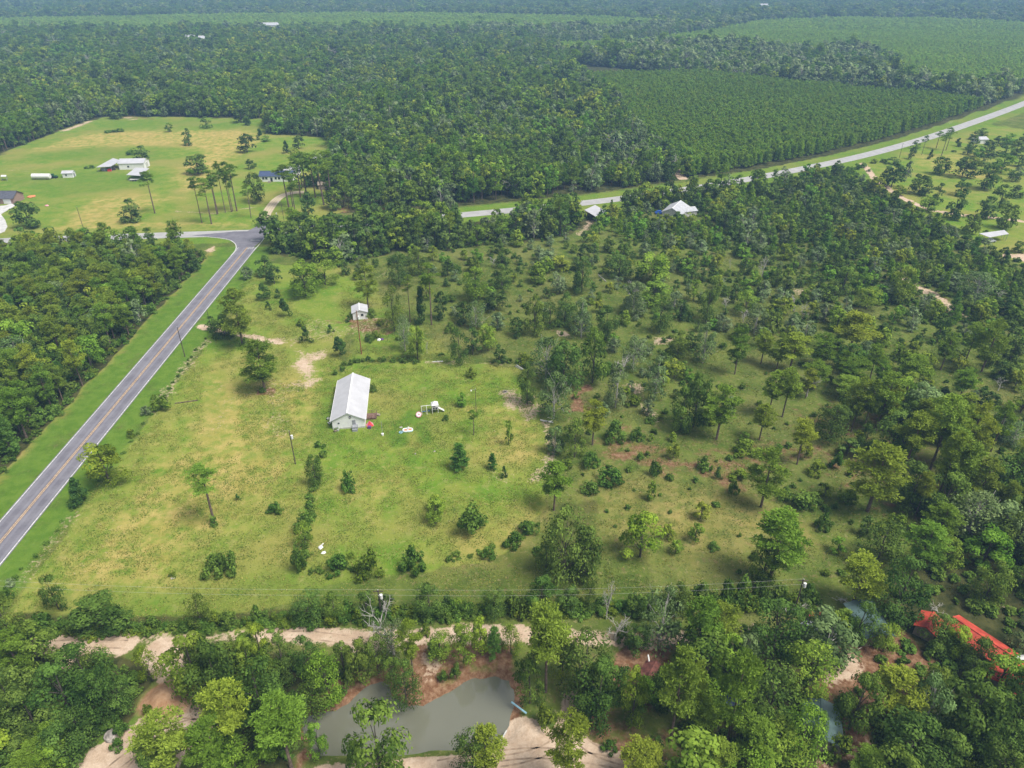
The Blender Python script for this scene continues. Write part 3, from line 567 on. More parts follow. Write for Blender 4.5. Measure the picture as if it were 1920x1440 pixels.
tile(640, 480, 3, '''p 152 292 25 112;o 25 108 20 58;s 195 60 5 48;o 325 165 -30 130;o 435 95 -50 130;o 300 425 150 125;t 388 372 110 80;c 452 378 165 92;t 508 388 50 115;o 562 352 200 84;o 600 107 20 80;c 590 172 118 52;s 612 252 212 78;s 608 427 362 66;s 660 92 55 48;
l 755 245 55 135;o 690 375 258 105;g 758 400 250 112;o 862 308 200 130;o 905 187 45 130;c 1010 82 18 60;l 1105 152 40 95;g 1225 208 80 88;g 880 412 320 78;o 985 452 345 78;o 1087 443 220 112;o 1170 402 250 100;o 1255 392 205 110;g 1348 458 240 112;o 1350 207 0 112;
l 825 533 380 95;o 662 607 390 112;o 740 557 400 90;l 430 582 385 95;g 360 533 330 78;d 482 548 475 20;o 890 602 498 85;s 1040 603 545 112;g 1150 692 455 172;o 1250 742 480 172;o 1045 832 600 104;g 1195 917 650 152;o 1490 467 280 124;o 1412 713 400 162;g 1540 852 605 142;
g 1640 642 450 132;g 1760 802 570 132;o 1790 432 235 122;g 1642 325 130 155;o 1560 122 -10 160;l 1750 152 -20 190;l 1755 272 140 145;g 1872 300 190 100;o 1890 563 420 112;o 1905 983 740 135;o 1312 1132 912 132;p 1412 1062 815 145;s 1530 1042 905 112;g 1200 1112 955 92;s 1265 1193 1122 70;
s 1400 1183 1098 106;s 1510 1275 1160 132;s 1680 1147 1103 54;s 1765 1233 1138 64;l 1740 1372 1265 50;s 1400 1322 1248 96;s 1660 1032 960 92;s 1740 932 888 62;s 1795 917 888 42;s 728 682 620 50;l 680 848 765 50;t 745 1005 870 70;l 940 1063 920 46;s 585 922 890 34;y 668 1198 1058 110;
y 850 1198 1112 60;c 915 1243 1178 46;s 40 1312 1198 92;p 1195 1430 1170 180;l 535 1437 1350 92;s 175 760 715 40;s 160 340 290 70;s 220 390 350 50;s 190 460 420 80;s 330 470 440 50;s 160 480 430 60;s 1150 500 455 66;s 1065 198 182 40;s 1400 270 232 50;s 1450 250 225 46;s 1500 660 590 90;s 1640 840 770 90;s 1850 560 500 80;
g 1150 60 -30 100;l 1230 75 0 110;s 1460 560 540 40;o 1905 360 250 90;o 1790 650 540 110;l 1870 690 580 110;g 1690 560 470 100;d 1560 700 560 110;d 1620 250 90 100;d 850 60 -10 60;s 1420 190 165 44;s 1480 90 60 50;g 640 330 270 60;s 470 150 80 50;l 480 240 130 70;s 560 560 545 40;o 100 130 60 60;c 40 370 330 40''')
tile(0, 480, 3, '''p 1365 500 190 200;o 1265 455 330 130;o 1192 425 340 60;s 1380 508 455 62;p 1490 758 480 190;c 1490 247 140 88;c 1567 235 182 54;c 1510 302 252 56;c 1607 342 225 86;l 1722 222 20 155;o 1545 157 50 80;l 1830 160 25 140;s 1695 392 350 56;c 1722 487 392 92;c 1860 433 382 52;c 1915 568 440 116;
s 910 862 765 118;g 825 893 848 54;s 738 1013 975 50;l 622 1283 1055 222;c 460 1393 1245 146;t 1205 1500 1195 200;s 1205 1512 1465 54;c 1340 1373 1335 38;s 1552 1437 1380 74;o 1780 1290 1110 110;s 1480 762 735 50;g 1395 130 60 60;o 1500 110 0 110;o 1670 -30 -130 120;c 1790 160 60 80;
s 1845 30 -20 60''')
tile(1280, 480, 3, '''p 292 665 405 104;p 440 605 425 98;p 527 640 435 100;p 597 652 440 170;p 770 625 440 150;p 935 560 325 195;p 960 745 578 134;p 1272 762 570 155;p 735 745 590 124;p 905 800 680 130;p 1082 992 655 165;p 945 988 690 140;p 1007 1007 700 110;p 1122 985 720 100;
p 190 1032 735 195;p 430 1035 838 124;p 560 905 640 135;p 642 1172 930 136;p 440 1412 1090 205;p 1040 1435 1088 275;p 1240 1215 888 230;p 1390 1205 805 230;p 1480 1200 850 200;p 1500 1405 1060 200;p 1570 1190 830 170;p 1622 1435 1148 172;p 1420 1385 1000 150;p 1885 1232 1035 140;p 690 800 640 90;p 480 900 650 120;
o 930 655 500 165;o 820 1032 830 172;o 60 962 665 165;o 40 533 425 110;g 112 603 375 112;g 400 433 275 132;o 490 433 298 105;o 130 365 120 115;d 240 300 215 70;d 440 142 -10 56;d 265 72 -5 24;d 670 352 250 62;g 1280 392 275 95;l 1215 262 55 135;d 1770 250 190 60;d 700 790 640 90;
s 115 1198 1115 88;c 195 1253 1178 60;s 282 1333 1258 66;s 747 1223 1155 100;s 860 1193 1108 76;s 315 1253 1203 104;s 340 1113 1028 134;o 920 1124 1028 124;r 795 1352 1280 66;s 930 1384 1288 104;s 700 1403 1308 144;s 580 1373 1298 94;s 1130 618 556 72;s 1262 592 518 114;s 1070 550 480 70;
o 30 80 -30 110;l 350 230 130 90;c 340 170 110 50;s 210 105 70 60;o 800 250 150 110;o 900 200 60 140;l 1030 300 170 130;l 1100 260 160 110;g 1160 250 150 130;l 350 330 190 120;l 560 330 230 110;o 620 520 430 60;s 230 520 480 50;g 690 450 360 80;l 860 420 300 90;c 790 330 250 60;o 1430 480 320 90;p 1450 640 430 130;p 1680 650 360 160;
s 1310 490 440 50;o 1770 680 590 100;p 1560 800 640 130;p 1580 620 380 100;g 1640 240 90 160;o 1580 310 220 100;l 1690 340 240 120;o 1800 320 230 110;g 1500 180 90 120;g 1350 300 200 90;o 1830 480 370 130;l 60 250 130 80;s 20 340 280 80;s 170 240 190 60;g 230 420 330 80;l 1000 220 100 100;o 1850 700 600 130;l 1900 880 740 130;g 1780 1010 880 150;o 1700 860 760 110;
o 1730 1320 1170 130;g 1850 1060 930 160;s 1300 1340 1270 180;s 1200 1330 1260 100''')
tile(1280, 960, 3, '''l 70 163 68 86;s 790 93 -5 92;s 1200 77 -10 104;o 440 392 165 175;p 485 392 10 265;p 640 422 160 205;p 950 525 260 235;o 1090 293 55 225;p 1425 155 -30 180;p 1330 303 85 225;o 1180 603 268 265;o 1405 603 228 300;o 1690 503 285 185;l 1680 303 105 255;o 1830 255 10 240;
p 80 835 510 235;l 230 1010 700 180;p 240 1335 815 200;p 20 1205 850 130;p 380 1445 1205 270;o 500 803 505 300;g 780 823 588 260;g 960 793 485 265;l 680 1033 758 300;o 460 1183 875 262;l 640 1403 1105 215;o 930 1223 905 245;p 1130 1180 905 300;g 1320 1253 930 225;o 1240 1403 1145 370;s 860 1363 1240 134;
o 1250 863 585 262;g 1450 883 598 300;l 1640 1103 720 380;o 1540 1303 955 330;o 1860 1103 875 205;o 1790 1403 1195 270;p 1010 1490 1365 170;g 1880 783 580 150;s 1670 693 565 114;o 1900 423 320 120;o 1370 1080 880 200;d 590 560 500 130;d 900 500 470 110;d 1440 580 530 90;d 1250 1400 1290 80;p 160 1500 1300 180;
s 190 1480 1340 100;o 1080 470 360 150;l 880 700 560 120;s 700 545 500 110;o 1650 1400 1230 220;o 1450 1450 1250 200;o 160 690 560 120;g 330 890 680 140;o 1720 1180 1010 200;s 1600 1480 1400 140;s 240 520 350 90;s 330 510 370 110;s 420 505 380 100;s 520 500 370 110;s 620 500 400 90;s 710 500 410 110;o 90 520 400 80;s 160 530 440 90;o 1030 130 30 90;s 1120 110 40 110''')
tile(640, 960, 3, '''l 120 843 498 142;d 300 803 488 190;p 402 920 612 128;o 370 1083 845 165;l 560 833 678 135;l 690 845 635 145;l 785 795 598 104;y 860 805 648 120;l 955 795 645 120;s 645 925 848 64;s 575 935 880 60;p 1150 1010 555 270;o 1060 1073 798 155;o 1360 1013 688 300;l 1240 960 700 130;
o 1430 1153 845 300;l 1630 1203 885 172;p 1850 1293 795 255;d 1540 723 555 180;d 1490 603 395 100;g 1780 763 425 225;o 500 593 415 155;s 622 573 478 92;s 702 578 493 84;o 860 578 435 165;s 982 573 438 130;o 1120 563 378 185;o 1270 558 428 130;o 1390 550 380 100;o 1250 385 -30 260;o 1370 365 80 200;o 1150 320 180 130;
s 1100 230 195 60;l 1680 253 25 205;s 170 352 198 162;s 410 317 175 150;l 535 62 -80 90;s 735 118 -45 170;s 825 263 198 78;s 960 190 100 100;s 1050 110 40 110;o 230 1560 1090 330;o 740 1520 1200 200;p 820 1520 1215 190;p 1270 1530 1155 225;p 1680 1530 1335 240;o 1750 1413 1265 125;l 20 1375 1165 76;s 1150 1193 1075 112;o 150 600 450 110;
o 260 580 460 90;g 290 800 600 170;o 210 900 700 170;o 110 950 720 160;o 30 960 730 130;o 300 980 820 120;s 60 250 230 60;o 1640 560 450 90;o 1720 590 470 100;o 1880 560 400 130;s 470 690 620 60;y 520 800 720 70;o 600 560 470 70;s 870 1330 1270 50;o 1820 1080 860 160;s 1510 1330 1280 80;s 1590 720 640 80;o 1660 790 640 130;s 40 590 490 100;s 0 1030 980 70''')
tile(0, 960, 3, '''s 1205 350 225 115;s 1300 335 205 115;o 330 547 362 146;s 975 360 335 48;s 270 675 560 180;o 60 690 480 190;o 585 665 485 260;s 470 660 545 130;s 850 660 575 110;o 1140 640 465 128;s 1290 635 550 120;s 1460 620 515 110;o 1745 613 460 190;o 1890 605 460 110;s 1220 620 555 80;s 1560 625 560 70;
p 150 940 685 205;o 520 1000 745 225;l 780 1055 695 230;o 400 1133 875 285;o 620 1153 895 255;o 100 1153 900 250;o 230 1253 1015 255;o 400 1403 1195 285;p 260 1500 1335 235;o 60 1303 1045 150;o 30 823 555 155;l 1120 1003 695 225;o 1250 1083 755 255;l 1450 1003 725 185;l 1480 843 625 124;o 1500 1183 845 305;l 1680 1003 695 225;
p 1350 1383 985 225;p 1640 1440 1065 300;l 1850 1083 795 185;l 1800 1373 1205 135;p 1010 1510 1155 285;p 1250 1510 1195 240;o 900 1500 1260 160;o 1330 960 740 190;o 1600 930 700 190;o 1740 910 710 170;l 1400 860 690 150;o 1180 930 700 180;l 330 1500 1330 150;s 690 1250 1180 90;s 840 1140 1090 60;o 480 1300 1100 220;o 700 1130 960 180;o 560 940 780 170;
l 860 950 760 120;s 1010 640 600 60;s 50 480 420 60;g 60 420 380 50;o 1780 1130 930 160;s 1570 10 -30 60;s 1720 100 -10 105;l 1720 195 55 100;s 1690 335 180 85;s 1900 330 230 110;o 130 1400 1250 140;s 660 1330 1270 70''')
tile(1600, 240, 6, '''o 425 668 398 230;g 590 592 368 112;o 450 405 328 172;o 725 742 498 192;o 805 767 608 142;o 940 828 620 132;o 1195 753 563 192;o 645 350 213 82;c 860 352 233 80;t 768 303 83 92;o 700 233 138 92;t 990 312 58 140;t 1040 253 0 112;t 930 230 38 92;c 1170 205 108 102;o 965 522 308 172;
o 1220 555 328 242;o 1470 687 398 262;l 1340 455 328 154;o 1640 884 638 212;o 1830 783 648 172;o 1110 1023 738 214;o 1490 1013 768 214;o 1305 1193 948 180;o 1690 1133 828 194;l 830 933 768 204;l 505 755 638 134;o 330 655 478 112;l 1655 505 288 234;s 230 395 345 90;s 330 388 340 90;s 40 465 395 90;s 110 445 385 80;s 1130 268 240 60;
o 1850 430 300 140;o 1330 250 90 130;l 1400 330 200 120;o 1560 330 190 150;o 1700 320 160 150;o 1820 300 130 150;o 1280 300 180 110;o 1500 260 130 120;o 1620 200 90 120;l 1750 180 60 130;o 1880 200 60 130;o 1350 130 30 110;o 1450 90 0 120;o 1780 600 480 140;s 170 490 450 40;o 1850 1400 1260 130;s 1490 1170 1135 50;o 1450 420 260 150;g 1850 560 440 110''')
# hedgerows: bushes strung along the fence lines
def hedge(pts, sp, h0, h1, w0, w1, kinds, z=1.0):
    q = gp(pts); q = smooth(q, 4); s = 0; L = 0
    for a, b in zip(q[:-1], q[1:]):
        d = np.linalg.norm(b-a)
        while L < s+d:
            p = a+(b-a)*(L-s)/d+RNG.normal(0, .45, 2); W.append([random.choice(kinds), p[0], p[1], random.uniform(h0, h1), random.uniform(w0, w1), None]); L += sp*random.uniform(.7, 1.3)
        s += d
W = []    # world-space trees: kind, x, y, height, width, label
for k, x, yb, yt, w, lb in T:
    p = at(x, yb); h = max(.5, hgt(p[1], yt)); W.append([k, p[0], p[1], h, w*depth(p)/FPX, lb])
NH = len(W)
hedge([(604,838),(596,880),(590,915),(582,955),(574,1010),(562,1066)], 1.1, .8, 2.2, 1.3, 2.2, 's')
hedge([(566,1070),(640,1068),(700,1066)], 1.5, .5, 1.3, 1, 2, 's'); hedge([(845,1045),(940,1030),(985,1005),(1012,985)], 2.0, .6, 1.4, 1.2, 2.2, 's')
hedge([(632,700),(650,684),(700,676),(780,680)], 1.3, .9, 1.9, 1.3, 2.2, 's'); hedge([(930,680),(1000,682),(1030,690)], 1.5, .9, 1.8, 1.3, 2.2, 's')
hedge([(5,1190),(100,1185),(240,1184),(420,1176),(560,1170)], 1.4, 1.0, 2.3, 1.8, 3.2, 's'); hedge([(560,1168),(760,1158),(900,1150),(1080,1148),(1200,1140),(1300,1136)], 1.0, 1.5, 3.2, 2.4, 3.8, 's')
hedge([(1300,1136),(1400,1134),(1530,1138)], 1.6, 2.6, 5.0, 2.6, 4, 'sso'); hedge([(8,1110),(120,975),(240,835),(330,712),(385,636)], 3.2, .4, 1.0, .8, 1.6, 's')
hedge([(1490,1195),(1300,1185),(1190,1178)], 3, 1.2, 2.6, 1.6, 3, 's')
# dense woods whose trees cannot be read one by one: jittered planting inside measured outlines
def area(poly, sp, kinds, h0, h1, ratio=(.6, .85), avoid=.55):
    q = gp(poly); x0, y0 = q.min(0); x1, y1 = q.max(0)
    X, Y = np.meshgrid(np.arange(x0, x1, sp), np.arange(y0, y1, sp)); P = np.c_[X.ravel(), Y.ravel()]+RNG.uniform(-.42, .42, (X.size, 2))*sp
    P = P[inside(P, q)]; E = np.array([(w[1], w[2], w[4]) for w in W]); out = []
    for p in P:
        d = np.hypot(E[:, 0]-p[0], E[:, 1]-p[1])
        if (d < (E[:, 2]*.5+sp*.5)*avoid).any() or blocked(p): continue
        k = random.choices([a for a, _ in kinds], [b for _, b in kinds])[0]; h = random.uniform(h0, h1); r = random.uniform(*ratio)
        if k == 's': h *= .35; r = 1.2
        if k == 'y': r *= .65
        if k == 'p': h *= 1.15; r *= .62
        out.append([k, p[0], p[1], h, h*r, None])
    W.extend(out)
BLOCK = []
for px, py, r in ((1113,402,7),(1268,408,11),(1863,460,8),(1832,268,8),(515,345,9),(672,592,5),(15,385,16),(245,325,16),(1218,1255,5),(1545,1345,6),(1630,1150,6),(1528,1158,3),(1525,1180,3.5),(1370,1305,4),(1755,1180,6),(1830,1195,6),(1870,1225,6),(1895,1275,6),(1570,1240,5),(1085,440,5),(1165,395,4),(430,470,6)):
    BLOCK.append((*at(px, py)[:2], r))
TRL = [gp(p) for p in ([(1618,306),(1640,335),(1690,370),(1740,393),(1800,403)], [(1690,520),(1770,565),(1805,590)])]
def blocked(p):
    if any((p[0]-a)**2+(p[1]-b)**2 < r*r for a, b, r in BLOCK): return True
    if -140 < p[1] < 277 and np.polyval(pl_, p[1])-9.5 < p[0] < np.polyval(pr, p[1])+8.5: return True
    if segdist(p[None], XR)[0] < 9: return True
    if any(segdist(p[None], t_)[0] < 2.5 for t_ in TRL): return True
    return False
area([(-520,500),(0,476),(200,472),(368,468),(388,490),(362,528),(303,588),(233,663),(123,768),(0,903),(-420,1230)], 4.7, [('p', .42), ('o', .26), ('l', .18), ('y', .06), ('g', .05), ('s', .03)], 7.5, 12.5, (.6, .8))
area([(368,468),(392,486),(365,530),(305,592),(235,668),(125,775),(0,908),(0,885),(118,756),(226,650),(296,575),(352,516),(375,488)], 2.8, [('s', 1)], 5, 11)
area([(500,444),(560,438),(640,435),(800,420),(990,404),(1095,396),(1130,402),(1100,425),(1060,445),(950,458),(840,468),(760,470),(700,482),(640,495),(590,488),(540,478),(508,470)], 5.2, [('o', .55), ('l', .22), ('p', .17), ('g', .06)], 7, 13)
area([(1140,385),(1330,360),(1590,318),(1625,345),(1690,385),(1750,410),(1800,450),(1900,505),(1990,545),(1990,760),(1800,640),(1640,560),(1500,490),(1400,475),(1300,470),(1200,470),(1120,440)], 6.6, [('o', .30), ('g', .16), ('l', .30), ('y', .16), ('s', .08)], 3.5, 9)
area([(620,500),(760,465),(1100,442),(1500,478),(1640,560),(1500,650),(1280,510),(760,515)], 7.2, [('o', .35), ('l', .25), ('s', .28), ('g', .12)], 3.5, 7.5)
area([(1280,490),(1500,500),(1640,565),(1990,740),(1990,920),(1850,850),(1700,720),(1500,650),(1290,650)], 5.2, [('s', .45), ('g', .12), ('l', .22), ('o', .19), ('d', .02)], 2.5, 6.5)
area([(780,500),(1280,480),(1300,760),(1180,720),(1040,640),(900,560)], 5.6, [('s', .66), ('g', .1), ('o', .14), ('l', .08)], 2.4, 5.5)
area([(1060,700),(1500,660),(1640,760),(1700,900),(1640,1080),(1200,1080),(1080,900)], 6.2, [('s', .84), ('l', .1), ('g', .06)], 2, 5.2)
area([(1110,394),(1300,364),(1450,340),(1450,352),(1310,384),(1130,412)], 5.6, [('o', .5), ('l', .3), ('p', .2)], 8, 12)
area([(1520,700),(1700,720),(1990,900),(1990,1150),(1860,1100),(1780,1000),(1680,960),(1560,820)], 6.2, [('p', .4), ('o', .25), ('g', .2), ('l', .1), ('s', .05)], 7, 12)
area([(1700,940),(2000,900),(2100,1110),(1900,1080),(1760,1080)], 5.2, [('o', .6), ('l', .2), ('g', .2)], 7, 11)
area([(1680,1330),(1900,1320),(2100,1560),(1600,1560)], 5, [('o', .6), ('l', .25), ('p', .15)], 7, 11)
area([(1960,1100),(2150,1100),(2200,1500),(1960,1300)], 6, [('o', .6), ('l', .25), ('p', .15)], 7, 11)
area([(1250,1260),(1340,1200),(1480,1190),(1500,1250),(1480,1330),(1460,1500),(1290,1500)], 4.6, [('o', .45), ('l', .25), ('p', .3)], 7, 12)
area([(-200,1235),(60,1228),(265,1292),(245,1335),(150,1395),(95,1560),(-300,1560)], 4.4, [('o', .5), ('l', .3), ('p', .2)], 6, 10)
area([(352,1240),(640,1250),(668,1290),(600,1322),(555,1360),(560,1460),(430,1480),(418,1335)], 4.0, [('o', .45), ('l', .4), ('p', .15)], 6, 9.5)
area([(1040,1290),(1200,1240),(1240,1290),(1180,1350),(1110,1330),(1095,1300)], 4.4, [('o', .5), ('l', .5)], 6, 9)
area([(600,395),(640,402),(790,388),(795,376),(650,330),(620,330)], 7, [('p', .5), ('o', .5)], 9, 13)

# gaps the photograph shows between crowns: roofs, roads and clearings stay in view
GAPS = [(1806,1158),(1845,1183),(1893,1216),(1900,1252),(1740,1160),(1550,1330),(1552,1358),(1560,1375),(1630,1138),(1530,1151),(1518,1178),(1368,1302),(1217,1258),(1912,1238),
        (1100,390),(1110,393),(1120,396),(1245,393),(1262,395),(1278,402),(1240,397),(870,404),(905,399.5),(950,396),(1098,381),(1160,373.5),(1400,336),(1440,330),(1490,320),(12,452),(225,445),(265,443),(300,442),(350,441),(500,331),(1863,440),(1640,1215),(1570,1240),(1560,1290),(1590,1225),(672,580),(684,578),
        (660,1345),(700,1310),(905,1300),(850,1350),(800,1380),(640,1390),(330,1262),(348,1290),(365,1330),(110,1210),(200,1206),(550,1195),(620,1200),(680,1205),(800,1191),(940,1190),(1078,1305),(1072,1340),(1390,1188),(1085,440),(310,1305),(335,1318),(300,1238),(380,1322),(200,1425),(209,1378),(1250,1240),(1240,1370),(1000,1380),(555,825),(712,1118),(1500,1095),(1170,1395),(1820,1120)]
keep = []
for i, w_ in enumerate(W):
    bx, by = proj(np.array([w_[1], w_[2], 0.])); tx, ty = proj(np.array([w_[1], w_[2], w_[3]])); hw2 = FPX/depth(np.array([w_[1], w_[2], w_[3]*.5]))*w_[4]*.46; m2 = .5 if i < NH else 1.0
    hit = any(ty-2 < gy_ < by and abs(gx_-(bx+(tx-bx)*(by-gy_)/max(by-ty, 1))) < hw2*m2 for gx_, gy_ in GAPS) and w_[0] not in 't'
    if not (hit and by-ty > 8): keep.append(w_)
print('kept', len(keep), 'of', len(W)); NH = sum(1 for w_ in W[:NH] if any(w_ is k_ for k_ in keep[:NH])); W = keep
for k_, x_, b_, t_, w_ in (('o', 1822, 1262, 1204, 66), ('l', 1785, 1228, 1176, 52), ('l', 1862, 1300, 1232, 80), ('o', 1270, 428, 397, 26), ('l', 1292, 426, 398, 26), ('o', 1133, 415, 384, 26), ('l', 1240, 425, 403, 20), ('o', 1758, 1215, 1160, 66), ('o', 1600, 1205, 1128, 62), ('l', 1655, 1222, 1170, 46), ('o', 1500, 1215, 1145, 60), ('l', 1560, 1205, 1150, 50), ('o', 1520, 1400, 1335, 50), ('o', 1240, 1320, 1255, 46), ('l', 1205, 1330, 1275, 50), ('o', 1095, 1082, 1010, 60)):
    p_ = at(x_, b_); W.append([k_, p_[0], p_[1], hgt(p_[1], t_), w_*depth(p_)/FPX, None])

# ------------------------------------------------------------------ choose individuals; the rest become woodland
KN = dict(p=('pine', 'pine_tree'), t=('tallpine', 'pine_tree'), y=('young', 'pine_tree'), o=('oak', 'broadleaf_tree'), l=('light', 'broadleaf_tree'), g=('grey', 'broadleaf_tree'), r=('red', 'broadleaf_tree'), s=('shrub', 'shrub'), c=('cedar', 'cedar_tree'), d=('dead', 'dead_tree'))
TINT = dict(p=[(1, 1, 1), (.8, .92, .85), (1.12, 1.02, .9)], t=[(1, 1, 1), (.9, .95, .9)], y=[(1, 1, 1), (.85, .95, .9)], o=[(1, 1, 1), (.85, .92, .95), (1.1, 1.06, .9), (.76, .84, .8)], l=[(1, 1, 1), (.85, .97, .85), (1.12, 1.02, .8)], g=[(1, 1, 1), (.8, .9, .8)], s=[(1, 1, 1), (.8, .9, .85), (1.3, 1.1, .8)], c=[(1, 1, 1)], d=[(1, 1, 1)], r=[(1, 1, 1)])
def pxsize(w):
    p = np.array([w[1], w[2], 0.]); x, y = proj(p); s = FPX/depth(p); vis = -60 < x < 1980 and -40 < y-w[3]*s*.8 and y-w[3]*s < 1440+5
    return s*math.sqrt(max(w[3], .2)*w[4]) if vis else -1
order = sorted(range(len(W)), key=lambda i: -(pxsize(W[i])+(8 if i < NH else 0)))
cnt = {}; IND = []; REST = []
LIM = dict(pine_tree=290, broadleaf_tree=290, shrub=285, cedar_tree=100, dead_tree=60)
for i in order:
    nm = KN[W[i][0]][1]
    if pxsize(W[i]) > 0 and cnt.get(nm, 0) < LIM[nm]: cnt[nm] = cnt.get(nm, 0)+1; IND.append(i)
    else: REST.append(W[i])
LM = [('the white metal house', 657, 755, 330), ('the play set', 808, 765, 60), ('the paddling pool', 762, 806, 60), ('the lamp pole on the lawn', 894, 760, 110), ('the small white shed', 675, 580, 110), ('the sandy clearing', 575, 680, 90), ('the round fire pit', 950, 738, 120),
      ('the heart-shaped bush', 415, 1060, 110), ('the lawn transformer pole', 554, 850, 110), ('the muddy pond', 790, 1340, 190), ('the sand mound', 315, 1305, 110), ('the hedge transformer pole', 715, 1140, 120), ('the right-hand transformer pole', 1500, 1120, 120),
      ('the long red roof', 1850, 1190, 150), ('the green striped roof', 1545, 1345, 130), ('the pale roofed carport', 1863, 450, 120), ('the white barn', 245, 325, 90), ('the road junction', 470, 440, 100), ('the white farmhouse', 510, 335, 60), ('the open pole shelter', 1113, 400, 100),
      ('the grey roof', 1265, 402, 100), ('the brick house', 15, 385, 90), ('the gravel drive', 515, 385, 50), ('the dirt trail', 1690, 370, 110), ('the pale pipes', 1025, 792, 90), ('the leaning wooden pole', 677, 650, 90), ('the bare pale sand patch', 1050, 625, 100),
      ('the red-brown soil patch', 1380, 880, 150), ('the far white roof', 1832, 262, 80), ('the dirt road', 600, 1198, 150), ('the highway', 200, 790, 250), ('the power line', 1250, 1110, 130), ('the far field edge', 400, 222, 100), ('the dead trunk', 1427, 505, 110), ('the tan clearing', 1480, 555, 110)]
WOODS = [('in the wood left of highway', [(-600,480),(0,440),(395,440),(400,490),(240,680),(0,930),(-500,1300)]), ('in the cross road tree belt', [(495,430),(1130,385),(1100,450),(800,480),(640,505),(500,480)]),
         ('in the right scrub', [(1300,380),(1600,330),(1990,520),(1990,720),(1640,580),(1300,470)]), ('in the lower left grove', [(-300,1215),(290,1215),(300,1350),(150,1560),(-300,1560)]), ('in the pond thicket', [(340,1190),(700,1190),(640,1330),(560,1560),(330,1560)]),
         ('around the green roof', [(1250,1200),(1700,1200),(1700,1560),(1250,1560)]), ('in the lower right wood', [(1700,1100),(2200,1100),(2200,1600),(1700,1560)]), ('in the right pine stand', [(1500,700),(1990,700),(1990,1100),(1500,1100)])]
def where(px, py):
    P = np.array([[px, py]], float)
    best = min(LM, key=lambda l: math.hypot(px-l[1], (py-l[2])*1.3)/l[3])
    if math.hypot(px-best[1], (py-best[2])*1.3) > 1.0*best[3]:
        for nm, poly in WOODS:
            if inside(P, np.array(poly, float))[0]: return nm
    dx, dy = px-best[1], (py-best[2])*1.5
    rel = ('right of' if dx > 0 else 'left of') if abs(dx) > abs(dy) else ('in front of' if dy > 0 else 'behind')
    return rel+' '+best[0]
DESC = dict(p='bright green pine', t='tall high-crowned pine', y='young cone-shaped pine', o='dark green leafy tree', l='light green leafy tree', g='grey-green scrub oak', r='reddish leafed tree', s='green shrub', c='dark dense cedar', d='bare bleached dead tree')
MED = dict(p=11, t=14, y=5, o=7, l=7, g=6, r=5, s=1.8, c=3, d=6)
recs = []
for i in IND:
    k, x, y, h, w, lb = W[i]; px, py = proj(np.array([x, y, 0.])); sz = 'large ' if h > MED[k]*1.3 else ('small ' if h < MED[k]*.65 else '')
    recs.append([i, px, py, sz+DESC[k], where(px, py)])
ORD = 'first second third fourth fifth sixth seventh eighth ninth tenth eleventh twelfth'.split(); CNT = 'zero one two three four five six seven eight nine ten eleven twelve'.split()
bylab = {}
for r in recs: bylab.setdefault((r[3], r[4]), []).append(r)
LAB = {}
for (d, wh), L in bylab.items():
    L.sort(key=lambda r: r[1]); n = len(L)
    if n > 12:     # long sets: split by depth first
        L.sort(key=lambda r: -r[2]); half = [L[j::1] for j in (0,)][0]; k_ = math.ceil(n/10); rows = [L[j*n//k_:(j+1)*n//k_] for j in range(k_)]
    else: rows = [L]
    for ri, row in enumerate(rows):
        row.sort(key=lambda r: r[1]); m_ = len(row)
        rn = '' if len(rows) == 1 else (', nearest row' if ri == 0 else (', farthest row' if ri == len(rows)-1 else ', %s row' % ORD[ri]))
        for j, r in enumerate(row):
            o_ = '' if m_ == 1 else (', leftmost of %s' % CNT[m_] if j == 0 else (', rightmost of %s' % CNT[m_] if j == m_-1 else ', %s from left' % ORD[j]))
            LAB[r[0]] = (d+' '+wh+rn+o_)
GRP = dict(pine_tree='pines across the property and woods', broadleaf_tree='broadleaf trees across the property and woods', shrub='shrubs of the pasture, hedges and lawn', cedar_tree='dense dark cedars in the pasture', dead_tree='bleached dead trees in the scrub')
CATN = dict(pine_tree='pine tree', broadleaf_tree='tree', shrub='shrub', cedar_tree='cedar', dead_tree='dead tree')
def place(i):
    k, x, y, h, w, lb = W[i]; kind, nm = KN[k]; pxs = pxsize(W[i]); key = kind
    if y > 260 and kind+'_far' in PROTO: key = kind+'_far'
    pr_ = random.choice(PROTO[key]); sc = (w/pr_['W']*1.05*random.uniform(.85, 1.18), w/pr_['W']*1.05*random.uniform(.85, 1.18), h/pr_['H']); rz = random.uniform(0, 6.28)
    tint = random.choice(TINT[k]); z = 0.0
    if math.hypot(x-MOUND[0], y-MOUND[1]) < 4: z = .5
    if nm in ('shrub', 'dead_tree'):
        o = bpy.data.objects.new(nm, pr_['crown'] or pr_['trunk']); COL.objects.link(o); o.location = (x, y, z); o.scale = sc; o.rotation_euler = (0, 0, rz); o.color = (*tint, 1)
    else:
        o = bpy.data.objects.new(nm, None); COL.objects.link(o); o.location = (x, y, z); o.scale = sc; o.rotation_euler = (0, 0, rz); o.empty_display_size = .5
        c = bpy.data.objects.new('crown', pr_['crown']); COL.objects.link(c); c.parent = o; c.color = (*tint, 1)
        if pr_['trunk']: b = bpy.data.objects.new('trunk', pr_['trunk']); COL.objects.link(b); b.parent = o
    tag(o, LAB[i], CATN[nm], GRP[nm]); return o
for i in IND: place(i)

